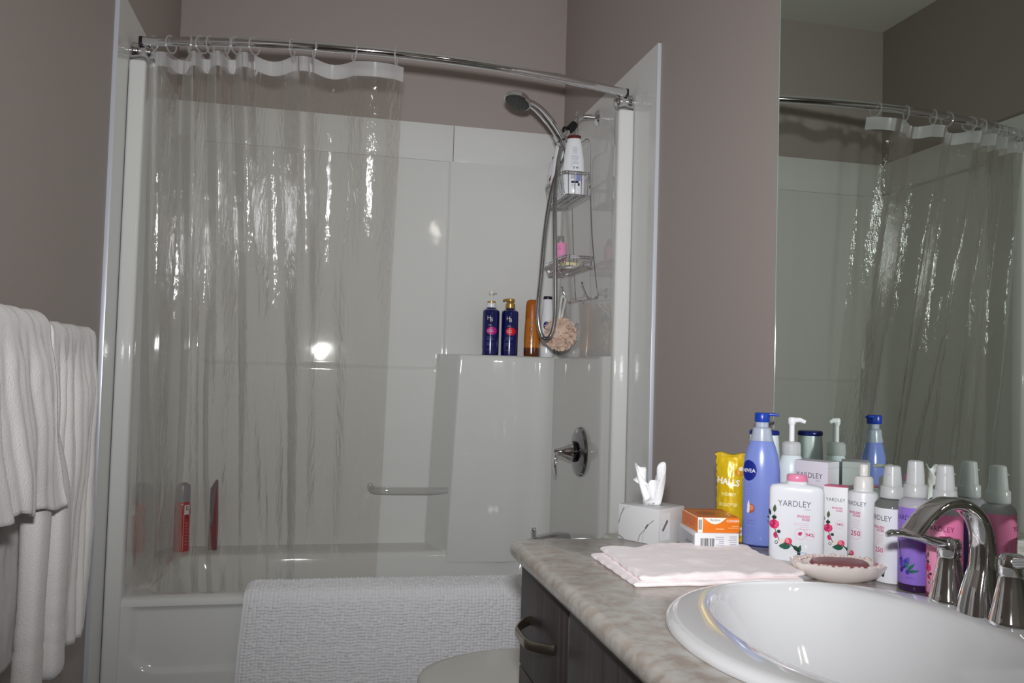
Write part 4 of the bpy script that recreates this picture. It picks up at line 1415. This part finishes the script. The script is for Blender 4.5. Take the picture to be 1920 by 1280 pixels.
p.lines(0.010, 0.0065, 0.024, 1, 0.003, (250, 206, 150), align='r', seed=3, thick=0.0016)
p.build('end_print', t)
p = Print(None, curved=False)
p.fn = lambda u, v, h: (u, v, 0.027 + h)
p.rect(-0.005, -0.005, 0.06, 0.08, (222, 132, 50))
p.ell(-0.01, -0.005, 0.018, 0.02, (190, 110, 40), lift=0.0002)
p.build('top_print', t)
p = Print(None, curved=False)
p.fn = lambda u, v, h: (-0.0385 - h, -u, v)
p.lines(0.0, 0.021, 0.08, 4, 0.0045, (216, 96, 20), align='c', seed=6, thick=0.002)
p.rect(0.0, 0.0262, 0.098, 0.0014, (245, 238, 228))
p.build('side_print', t)

# lozenge bag
t = thing('lozenge_bag', 'tall yellow lozenge bag standing behind the medicine cartons', 'bag', (1.352, -1.072, CZ), face(-0.50, -0.86))
yel = mat('yellow_foil', (220, 184, 24), 0.28, metal=0.15, spec=0.6, bump=(28, 0.5, (1, 1, .5)))
def pouch(front_):
    def fn(u, v):
        x = (u - 0.5) * 0.060
        z = v * 0.172
        th = 0.016 * (1 - abs(2 * u - 1) ** 2.2) * (math.sin(PI * min(1, max(0, v)))) ** 0.55
        th += 0.0012 * noise.noise(Vector((u * 9, v * 14, 2.0))) * (1 if 0.02 < v < 0.98 else 0)
        x *= 1 - 0.10 * math.sin(PI * v) ** 0.8
        return (x, -th if front_ else th, z + (0.002 * math.sin(u * 9) if v > .97 else 0))
    return fn
b = MB()
b.grid(28, 60, pouch(True))
b.grid(28, 60, pouch(False), flip=True)
bag = b.build('foil_pouch', yel, t, ang=180, weld=0.0004)
pf = pouch(True)
p = Print(lambda u, v, h: (lambda q: (q[0], q[1] - h - 0.0009, q[2]))(pf(u / 0.060 + 0.5, v / 0.172)))
p.text('HALLS', -0.005, 0.118, 0.0165, (246, 244, 236), 0.035, rot=R(-6))
p.poly([(-0.004, 0.128), (0.003, 0.150), (0.008, 0.128), (0.004, 0.131), (0.003, 0.140)], (238, 232, 190))
p.text('HONEY', -0.003, 0.094, 0.0088, (240, 232, 170), 0.03)
p.text('EUCALYPTUS', -0.004, 0.074, 0.0085, (240, 232, 170), 0.03, sx=.75)
p.ell(0.018, 0.136, 0.010, 0.007, (214, 150, 22))
p.ell(0.021, 0.143, 0.006, 0.004, (240, 226, 196), lift=.0003)
p.ell(0.021, 0.023, 0.0082, 0.0082, (244, 226, 206))
p.text('30', 0.021, 0.023, 0.0085, (120, 50, 100), 0.03, lift=.0004)
p.rect(0.0, 0.1685, 0.062, 0.0045, (206, 170, 30))
p.build('label_print', t)

# periwinkle lotion with blue pump
peri = mat('periwinkle_plastic', (126, 142, 212), 0.22, coat=0.3)
royal = mat('royal_blue_plastic', (24, 62, 168), 0.3)
milky = mat('milky_clear_plastic', (196, 204, 222), 0.25, trans=0.3)
fN = face(-0.50, -0.86)
t = bottle('lotion_bottle', 'tall periwinkle lotion bottle with royal blue pump and round navy badge', 'bottle', (1.393, -1.114, CZ), fN,
           [(0.028, 0), (0.0335, 0.004), (0.034, 0.02), (0.0345, 0.10), (0.0345, 0.145), (0.0315, 0.170), (0.0255, 0.190), (0.0215, 0.200)], peri, sy=0.62)
b = MB()
b.lathe([(0.0215, 0.200), (0.0185, 0.212), (0.0172, 0.222), (0.0172, 0.224), (0.0120, 0.227), (0.0120, 0.238)], 32, sy=0.75)
b.build('clear_shoulder', milky, t)
b = MB()
b.lathe([(0.0135, 0.236), (0.0142, 0.238), (0.0142, 0.251), (0.0130, 0.2535), (0, 0.254)], 28)
b.tube([(0.008, 0, 0.2505), (0.022, 0, 0.2510), (0.031, 0, 0.2495)], 0.004, 12, up=(0, 0, 1), flat=[(.006, .0032), (.005, .003), (.004, .0022)])
b.build('pump', royal, t)
MB().lathe([(0.027, -0.0002), (0.0325, 0.002), (0.0338, 0.005)], 36, sy=0.62).build('navy_base', mat('navy_plastic', (26, 30, 84), 0.3), t)
p = Print(lambda u, v, h: ((0.0347 + h) * math.sin(u / 0.031), -((0.0347 + h * 1.6) * 0.62) * math.cos(u / 0.031), v))
p.h = .0005
p.ell(-0.022, 0.144, 0.0150, 0.0195, (16, 34, 134), n=30)
p.text('NIVEA', -0.022, 0.144, 0.0098, (240, 242, 250), 0.012, sx=0.95, lift=.0005)
p.lines(-0.026, 0.118, 0.020, 7, 0.0052, (120, 132, 206), align='l', seed=3, thick=0.0013)
p.ell(-0.017, 0.073, 0.0075, 0.009, (176, 92, 64))
p.ell(-0.015, 0.0745, 0.0035, 0.005, (214, 142, 110), lift=.0004)
p.poly([(-0.024, 0.066), (-0.023, 0.081), (-0.0205, 0.089), (-0.018, 0.078), (-0.0185, 0.067), (-0.0215, 0.063)], (236, 236, 244), lift=.0003)
p.lines(-0.024, 0.050, 0.018, 2, 0.005, (120, 110, 190), align='l', seed=5)
p.lines(-0.024, 0.036, 0.018, 3, 0.005, (118, 126, 206), align='l', seed=6)
p.build('label_print', t)

# white lotion with navy flip cap
t = bottle('lotion_bottle', 'white lotion bottle with navy cap partly hidden behind the periwinkle bottle', 'bottle', (1.462, -1.000, CZ), face(-0.45, -0.9),
           [(0.028, 0), (0.032, 0.004), (0.033, 0.02), (0.033, 0.12), (0.0315, 0.165), (0.0290, 0.198), (0.0285, 0.204)], white_g, sy=0.75)
MB().lathe([(0.0288, 0.204), (0.0300, 0.2055), (0.0300, 0.2105), (0.0275, 0.2135), (0, 0.214)], 32, sy=0.78).build('cap', mat('navy_cap', (26, 38, 120), 0.3), t)
p = Print(lambda u, v, h: (-(0.0295 + h) * math.sin(u / 0.0295), ((0.0297 + h * 1.5) * 0.75) * math.cos(u / 0.0295) + 0.0004, v))
p.lines(0, 0.1955, 0.018, 1, 0.005, (60, 80, 90), align='c', thick=0.0024)
p.build('label_print', t)

# white soap pump
t = bottle('soap_bottle', 'white soap bottle with a white pump and translucent collar, behind the pink-capped tin', 'bottle', (1.466, -1.098, CZ), face(-0.53, -0.85),
           [(0.022, 0), (0.0255, 0.003), (0.026, 0.02), (0.026, 0.14), (0.0245, 0.155), (0.0195, 0.168), (0.0165, 0.174)], mat('pearl_bottle', (222, 232, 236), 0.25, coat=0.2), sy=0.85)
pump(t, 0.172, 0.0175, white_p, stem=0.034, spout=0.025, yaw=0.15, collar_h=0.026, head=0.0075, r_st=0.0052, cm=frost)
p = Print(wrap_cyl(0.0261, 0.85))
p.text('Dove', 0.002, 0.112, 0.016, (34, 40, 60), 0.02)
p.build('label_print', t)

# talc tin with pink lid
def rbody(prof, sx, sy, sq=4.5):
    return dict(sx=sx, sy=sy, sq=sq)
t = thing('talc_tin', 'flat white powder tin with pink cap and rose print', 'tin', (1.397, -1.232, CZ), face(-0.56, -0.83))
t.scale = (0.955, 1, 1)
b = MB()
b.lathe([(0.93, 0.0), (0.985, 0.003), (1.0, 0.010), (1.0, 0.118), (0.985, 0.126), (0.92, 0.1305), (0.60, 0.1335), (0.42, 0.135)], 64, sx=0.0485, sy=0.018, sq=4.0)
b.build('tin', mat('white_gloss_tin', (238, 240, 246), 0.15, coat=0.5), t, ang=50)
MB().lathe([(0.0178, 0.1335), (0.0186, 0.135), (0.0186, 0.1375), (0.0172, 0.139)], 36, sy=0.8).build('neck', white_p, t)
MB().lathe([(0.0178, 0.1385), (0.0186, 0.1395), (0.0186, 0.148), (0.0165, 0.1505), (0, 0.151)], 36, sy=0.8).build('cap', mat('pink_cap', (240, 140, 176), 0.25, coat=0.3), t)
p = Print(lambda u, v, h: (u, -0.0181 - h + 0.0185 * max(0, (abs(u) - 0.030) / 0.0185) ** 4 * 0.45, v))
p.h = .0007
p.text('YARDLEY', -0.003, 0.1005, 0.0148, (62, 70, 92), -0.008, sx=0.93)
p.lines(0.026, 0.0915, 0.018, 1, 0.004, (150, 170, 190), align='r')
p.text('ENGLISH', 0.024, 0.0795, 0.0056, (206, 60, 128), 0.02, align='r')
p.text('ROSE', 0.024, 0.0742, 0.0056, (206, 60, 128), 0.02, align='r')
p.lines(0.022, 0.067, 0.026, 4, 0.0032, (220, 180, 206), align='r', seed=2, thick=.0007)
p.ring(0.008, 0.0485, 0.0098, 0.0006, (230, 150, 186))
p.leaf(0.004, 0.0465, 0.009, 0.0065, (206, 40, 100), R(35))
p.ring(0.024, 0.0485, 0.0098, 0.0006, (240, 190, 214))
p.text('94%', 0.0245, 0.0482, 0.0088, (196, 40, 100), 0.01)
rose_spray(p, -0.0465, 0.013, 0.084)
p.lines(0.010, 0.0165, 0.028, 2, 0.005, (176, 196, 220), align='c', seed=7, thick=0.0014)
p.build('label_print', t)

# big carton behind it
t = thing('perfume_carton', 'tall pale lilac carton with dark lettering behind the powder tin', 'box', (1.474, -1.172, CZ), face(-0.84, -0.54))
lil = mat('pale_lilac_card', (214, 208, 220), 0.4)
MB().box((0, 0, 0.0845), (0.064, 0.048, 0.169), bev=0.0008).build('carton', lil, t)
p = Print(wrap_flat(-0.024), curved=False)
p.text('YARDLEY', -0.003, 0.143, 0.0140, (60, 60, 76), -0.006, sx=0.86)
p.lines(0.018, 0.134, 0.014, 1, 0.004, (150, 150, 170), align='r')
p.text('ENGLISH', 0.022, 0.117, 0.0052, (50, 50, 64), 0.02, align='r')
p.build('front_print', t)
p = Print(None, curved=False)
p.fn = lambda u, v, h: (0.032 + h, u, v)
p.rect(0, 0.0845, 0.0475, 0.1685, (234, 234, 240))  # whole side coloured lighter than the card, standing in for light on it
p.rect(0, 0.158, 0.0475, 0.001, (210, 212, 222), lift=.0002)
rose_spray(p, -0.034, 0.030, 0.06)
p.rect(0, 0.030, 0.0475, 0.0012, (214, 214, 224), lift=.0002)
p.build('side_print', t)

# narrow carton with pink top
t = thing('soap_carton', 'narrow white carton with pink top and rose print between the tin and the lotion pump', 'box', (1.480, -1.228, CZ), face(-0.66, -0.75))
MB().box((0, 0, 0.0645), (0.041, 0.037, 0.129), bev=0.0008).build('carton', mat('white_card', (232, 232, 234), 0.45), t)
MB().box((0, 0, 0.1295), (0.0405, 0.0365, 0.0012)).build('pink_top', mat('pink_card', (224, 96, 136), 0.4), t)
p = Print(wrap_flat(-0.0185), curved=False)
p.text('YARDLEY', 0.000, 0.1065, 0.0086, (70, 76, 92), -0.004, sx=0.9)
p.text('ENGLISH', 0.012, 0.092, 0.0046, (206, 60, 128), 0.02, align='r')
p.text('ROSE', 0.012, 0.0875, 0.0046, (206, 60, 128), 0.02, align='r')
p.ring(0.0075, 0.0635, 0.0072, 0.0005, (236, 170, 200))
p.text('94%', 0.0078, 0.0635, 0.0062, (196, 40, 100), 0.01)
rose_spray(p, -0.0195, 0.012, 0.074)
p.build('front_print', t)

# lotion pump, white mist
def mist_head(t, z, rr_, tall=0.052, sp_m=None, yaw=0.0, cl_m=None):
    b = MB()
    b.lathe([(rr_, z), (rr_ * 1.02, z + 0.002), (rr_, z + 0.017), (rr_ * .93, z + 0.019)], 32)
    o = b.build('collar', cl_m or frost, t)
    b = MB()
    b.lathe([(rr_ * .84, z + 0.018), (rr_ * .82, z + 0.021), (rr_ * .70, z + tall - 0.006), (rr_ * .66, z + tall), (rr_ * .5, z + tall + 0.0015), (0, z + tall + 0.002)], 28)
    b.lathe([(0.0018, rr_ * .70), (0.0018, rr_ * .86)], 10, axis='-y', c=(0, 0, z + tall - 0.012))
    b.build('spray_top', sp_m or frost, o)
fL = face(-0.80, -0.62)
t = bottle('lotion_pump_bottle', 'white lotion pump bottle with rose print right of the narrow carton', 'bottle', (1.490, -1.290, CZ), fL - R(8),
           [(0.0215, 0), (0.0245, 0.002), (0.025, 0.008), (0.025, 0.120), (0.0235, 0.127), (0.016, 0.1305), (0.0155, 0.133)], mat('white_satin_plastic', (236, 236, 242), 0.3, coat=0.2))
p = Print(wrap_cyl(0.025))
p.text('YARDLEY', -0.004, 0.109, 0.0105, (66, 72, 90), -0.005, sx=0.9)
p.text('ENGLISH', 0.006, 0.0935, 0.0054, (200, 50, 118), 0.02, align='r')
p.text('ROSE', 0.006, 0.0885, 0.0054, (200, 50, 118), 0.02, align='r')
p.lines(0.005, 0.081, 0.018, 4, 0.0032, (226, 190, 210), align='r', seed=3)
p.ring(-0.002, 0.058, 0.0105, 0.0006, (232, 160, 192))
p.text('250', -0.002, 0.0585, 0.0115, (196, 36, 100), 0.012)
rose_spray(p, -0.034, 0.008, 0.062, full=False)
p.build('label_print', t)
b = MB()
b.lathe([(0.0155, 0.131), (0.0165, 0.1325), (0.016, 0.150), (0.0135, 0.154), (0.0075, 0.1555)], 30)
b.lathe([(0.0072, 0.155), (0.0075, 0.172), (0.006, 0.175), (0, 0.1755)], 20)
b.tube([(0.0, 0.003, 0.171), (-0.002, 0.016, 0.172), (-0.004, 0.024, 0.170)], 0.0035, 10)
b.build('pump', mat('ivory_plastic', (226, 224, 222), 0.3), t)

t = bottle('body_mist_bottle', 'clear-shouldered white body mist bottle with rose print, left of the purple one', 'bottle', (1.466, -1.398, CZ), fL - R(12),
           [(0.0235, 0), (0.0265, 0.002), (0.0272, 0.008), (0.0272, 0.118)], mat('white_satin_plastic', (236, 236, 242), 0.3, coat=0.2), group='body mist bottles on the counter')
clr = mat('clear_bottle', (206, 212, 206), 0.06, trans=0.75, ior=1.35)
MB().lathe([(0.0271, 0.118), (0.0265, 0.124), (0.0215, 0.1305), (0.0150, 0.1325), (0.0150, 0.134)], 36).build('clear_shoulder', clr, t)
mist_head(t, 0.133, 0.0178, tall=0.050)
p = Print(wrap_cyl(0.0272))
p.text('YARDLEY', -0.010, 0.1025, 0.0118, (66, 72, 90), -0.005, sx=0.9)
p.text('ENGLISH', 0.001, 0.0875, 0.0056, (200, 50, 118), 0.02, align='r')
p.text('ROSE', 0.001, 0.0825, 0.0056, (200, 50, 118), 0.02, align='r')
p.lines(0.0, 0.075, 0.018, 4, 0.0034, (226, 200, 214), align='r', seed=4)
p.ring(-0.008, 0.052, 0.0105, 0.0005, (238, 190, 210))
p.text('250', -0.008, 0.052, 0.0108, (200, 50, 112), 0.008)
rose_spray(p, -0.034, 0.012, 0.055, full=False)
p.build('label_print', t)

for nm, lab, loc, col, cole, liq, kind in (
        ('body_mist_bottle', 'purple body mist bottle with lavender sprig left of the tap', (1.4665, -1.451, CZ), (150, 118, 214), (110, 74, 180), (92, 60, 140), 0),
        ('body_mist_bottle', 'pink body mist bottle with rose print behind the tap spout', (1.4685, -1.512, CZ), (236, 128, 176), (198, 84, 140), (216, 120, 160), 1)):
    t = bottle(nm, lab, 'bottle', loc, fL + R(-2) if kind == 0 else fL + R(10),
               [(0.0205, 0), (0.0238, 0.002), (0.0246, 0.007), (0.0246, 0.129), (0.0238, 0.134), (0.019, 0.1395), (0.0145, 0.141), (0.0145, 0.143)], mat('tinted_clear_%d' % kind, (226, 222, 230), 0.06, trans=0.5, ior=1.3), group='body mist bottles on the counter')
    MB().lathe([(0.0208, -0.0003), (0.0240, 0.002), (0.0248, 0.007), (0.0248, 0.012)], 36, cap=False).build('dark_foot', mat('mist_foot_%d' % kind, (58, 34, 70) if kind == 0 else (150, 70, 110), 0.15), t)
    lb = MB().lathe([(0.02475, 0.012), (0.02475, 0.127)], 48, cap=False).build('sleeve_label', mat('mist_label_%d' % kind, col, 0.3, coat=0.2), t)
    mist_head(t, 0.1425, 0.0165, tall=0.054)
    p = Print(wrap_cyl(0.0248))
    if kind == 0:
        p.text('YARDLEY', -0.006, 0.112, 0.0105, (66, 44, 130), -0.003, sx=0.9)
        p.text('ENGLISH', 0.004, 0.096, 0.005, (84, 54, 150), 0.015, align='r')
        p.text('LAVENDER', 0.004, 0.091, 0.005, (84, 54, 150), 0.015, align='r')
        p.lines(0.004, 0.083, 0.02, 3, 0.0033, (120, 86, 186), align='r')
        for k in range(16):
            rgk = random.Random(k)
            p.ell(-0.010 + rgk.uniform(-.007, .007), 0.040 + rgk.uniform(-.010, .010), 0.0028, 0.0036, ((74, 54, 170), (56, 38, 140), (104, 84, 200))[k % 3], lift=.00005 * (k % 4))
        p.leaf(-0.006, 0.030, 0.020, 0.005, (30, 104, 92), R(12))
        p.leaf(-0.006, 0.034, 0.020, 0.005, (40, 128, 110), R(75))
        p.leaf(-0.004, 0.032, 0.017, 0.0045, (30, 110, 84), R(48))
        p.rect(-0.016, 0.055, 0.0012, 0.045, (60, 46, 120), rot=R(12))
        p.lines(0.006, 0.022, 0.02, 1, 0.003, (110, 80, 180), align='r')
    else:
        p.poly([(-0.026, 0.118)] + [(-0.026 + 0.036 * math.sin(a), 0.065 + 0.053 * math.cos(a)) for a in [PI * k / 20 for k in range(21)]] + [(-0.026, 0.012)], (246, 160, 196))
        p.text('YARDLEY', -0.006, 0.107, 0.0105, (120, 46, 84), -0.003, sx=0.9, lift=.0003)
        p.text('ENGLISH', 0.004, 0.092, 0.005, (206, 40, 110), 0.015, align='r', lift=.0003)
        p.text('ROSE', 0.004, 0.0865, 0.005, (206, 40, 110), 0.015, align='r', lift=.0003)
        p.h = .0006
        rose_spray(p, -0.030, 0.014, 0.058)
        p.h = .0003
        # printed back, seen in the mirror
        p.lines(0.070, 0.108, 0.026, 10, 0.008, (190, 80, 130), align='c', seed=9, thick=0.0012)
        p.poly([(0.046, 0.014), (0.060, 0.014), (0.046, 0.062)], (244, 160, 196))
    p.build('label_print', t)

# soap dish
t = thing('soap_dish', 'scalloped ivory soap dish beside the washbasin', 'soap dish', (1.386, -1.376, CZ), R(-14))
b = MB()
n = 72
lv_ = [(0.50, 0.0), (0.54, 0.0015), (0.74, 0.006), (0.90, 0.015), (0.985, 0.0245), (1.0, 0.0285), (0.97, 0.0295), (0.84, 0.024), (0.64, 0.013), (0.48, 0.007), (0.2, 0.006), (0.02, 0.006)]
for r, z in lv_:
    for k in range(n):
        a = 2 * PI * k / n
        sc = 1 + (0.014 * math.cos(18 * a)) * sstep(0.7, 1.0, r)
        zz = z + 0.0010 * math.cos(18 * a) * sstep(0.8, 1.0, r)
        b.v.append((0.077 * r * sc * math.cos(a), 0.052 * r * sc * math.sin(a), zz))
for i in range(len(lv_) - 1):
    for k in range(n):
        b.f.append((i * n + k, i * n + (k + 1) % n, (i + 1) * n + (k + 1) % n, (i + 1) * n + k))
        b.mi.append(0)
b.f.append(tuple(reversed(range(n))))
b.mi.append(0)
ivory = mat('ivory_ceramic', (240, 230, 224), 0.2, coat=0.3)
b.build('dish', ivory, t, ang=60)
rg = random.Random(11)
b = MB()
for k in range(40):
    a = 2 * PI * k / 40 + rg.uniform(-.05, .05)
    r = rg.uniform(0.80, 0.94)
    b.lathe([(0.0, 0.0035), (0.0026, 0.0026), (0.0040, 0.0), (0.002, -0.001)], 7, c=(0.077 * r * math.cos(a), 0.052 * r * math.sin(a), 0.0262 + 0.002 * (r - .8) / .14), sx=rg.uniform(.8, 1.5), sy=rg.uniform(.8, 1.5))
b.build('flower_relief', mat('blush_relief', (234, 212, 208), 0.35), t, ang=180)
so = MB()
so.lathe([(0.80, 0.0), (0.95, 0.003), (1.0, 0.008), (1.0, 0.013), (0.93, 0.0185), (0.7, 0.0205), (0.0, 0.021)], 48, sx=0.046, sy=0.026, sq=3.2)
o = so.build('soap_bar', mat('maroon_soap', (146, 84, 86), 0.4), loc=(1.390, -1.372, CZ + 0.0095))
o.rotation_euler = (R(4), 0, R(-16))
tag(o, 'maroon soap bar lying in the ivory soap dish', 'soap')

# folded face cloth
fc_ = thing('face_cloth', 'pale pink folded face cloth lying on the counter in front of the cartons', 'face cloth', (1.17, -1.27, CZ))
# plan quad: corners far-left, near-left, near-right, far-right
Q = [(1.035, -1.172), (1.012, -1.262), (1.046, -1.405), (1.315, -1.402), (1.345, -1.335), (1.325, -1.160), (1.16, -1.150)]
def cloth_layer(z0, th, quad, seed, wave):
    a, b_, c, d = quad
    def top_(u, v):
        x = lerp(lerp(a[0], b_[0], v), lerp(d[0], c[0], v), u)
        y = lerp(lerp(a[1], b_[1], v), lerp(d[1], c[1], v), u)
        e = min(u, 1 - u, v * 0.7, (1 - v) * 0.7)
        nz_ = noise.noise(Vector((x * 22, y * 22, seed))) * wave + noise.noise(Vector((x * 55, y * 55, seed + 3))) * wave * .35
        k = math.sqrt(max(0, min(1, e / 0.022)))
        x += 0.004 * noise.noise(Vector((u * 9, v * 9, seed + 8)))
        y += 0.004 * noise.noise(Vector((u * 9, v * 9, seed + 18)))
        return (x - 1.17, y + 1.27, z0 + th * (0.5 + 0.5 * k) + nz_ * k)
    def bot_(u, v):
        q = top_(u, v)
        e = min(u, 1 - u, v * 0.7, (1 - v) * 0.7)
        k = math.sqrt(max(0, min(1, e / 0.022)))
        return (q[0], q[1], z0 + th * (0.5 - 0.5 * k))
    m = MB()
    m.grid(90, 70, top_, flip=True)
    m.grid(90, 70, bot_)
    return m
# quads listed as far-left, near-left, near-right, far-right
cloth_layer(0.0004, 0.009, ((1.030, -1.185), (1.030, -1.398), (1.310, -1.402), (1.325, -1.165)), 1.0, 0.0006).build('lower_fold', pinkterry, fc_, ang=180, weld=0.0002)
cloth_layer(0.0085, 0.010, ((1.050, -1.175), (1.040, -1.392), (1.318, -1.392), (1.325, -1.150)), 4.0, 0.0052).build('upper_fold', pinkterry, fc_, ang=180, weld=0.0002)
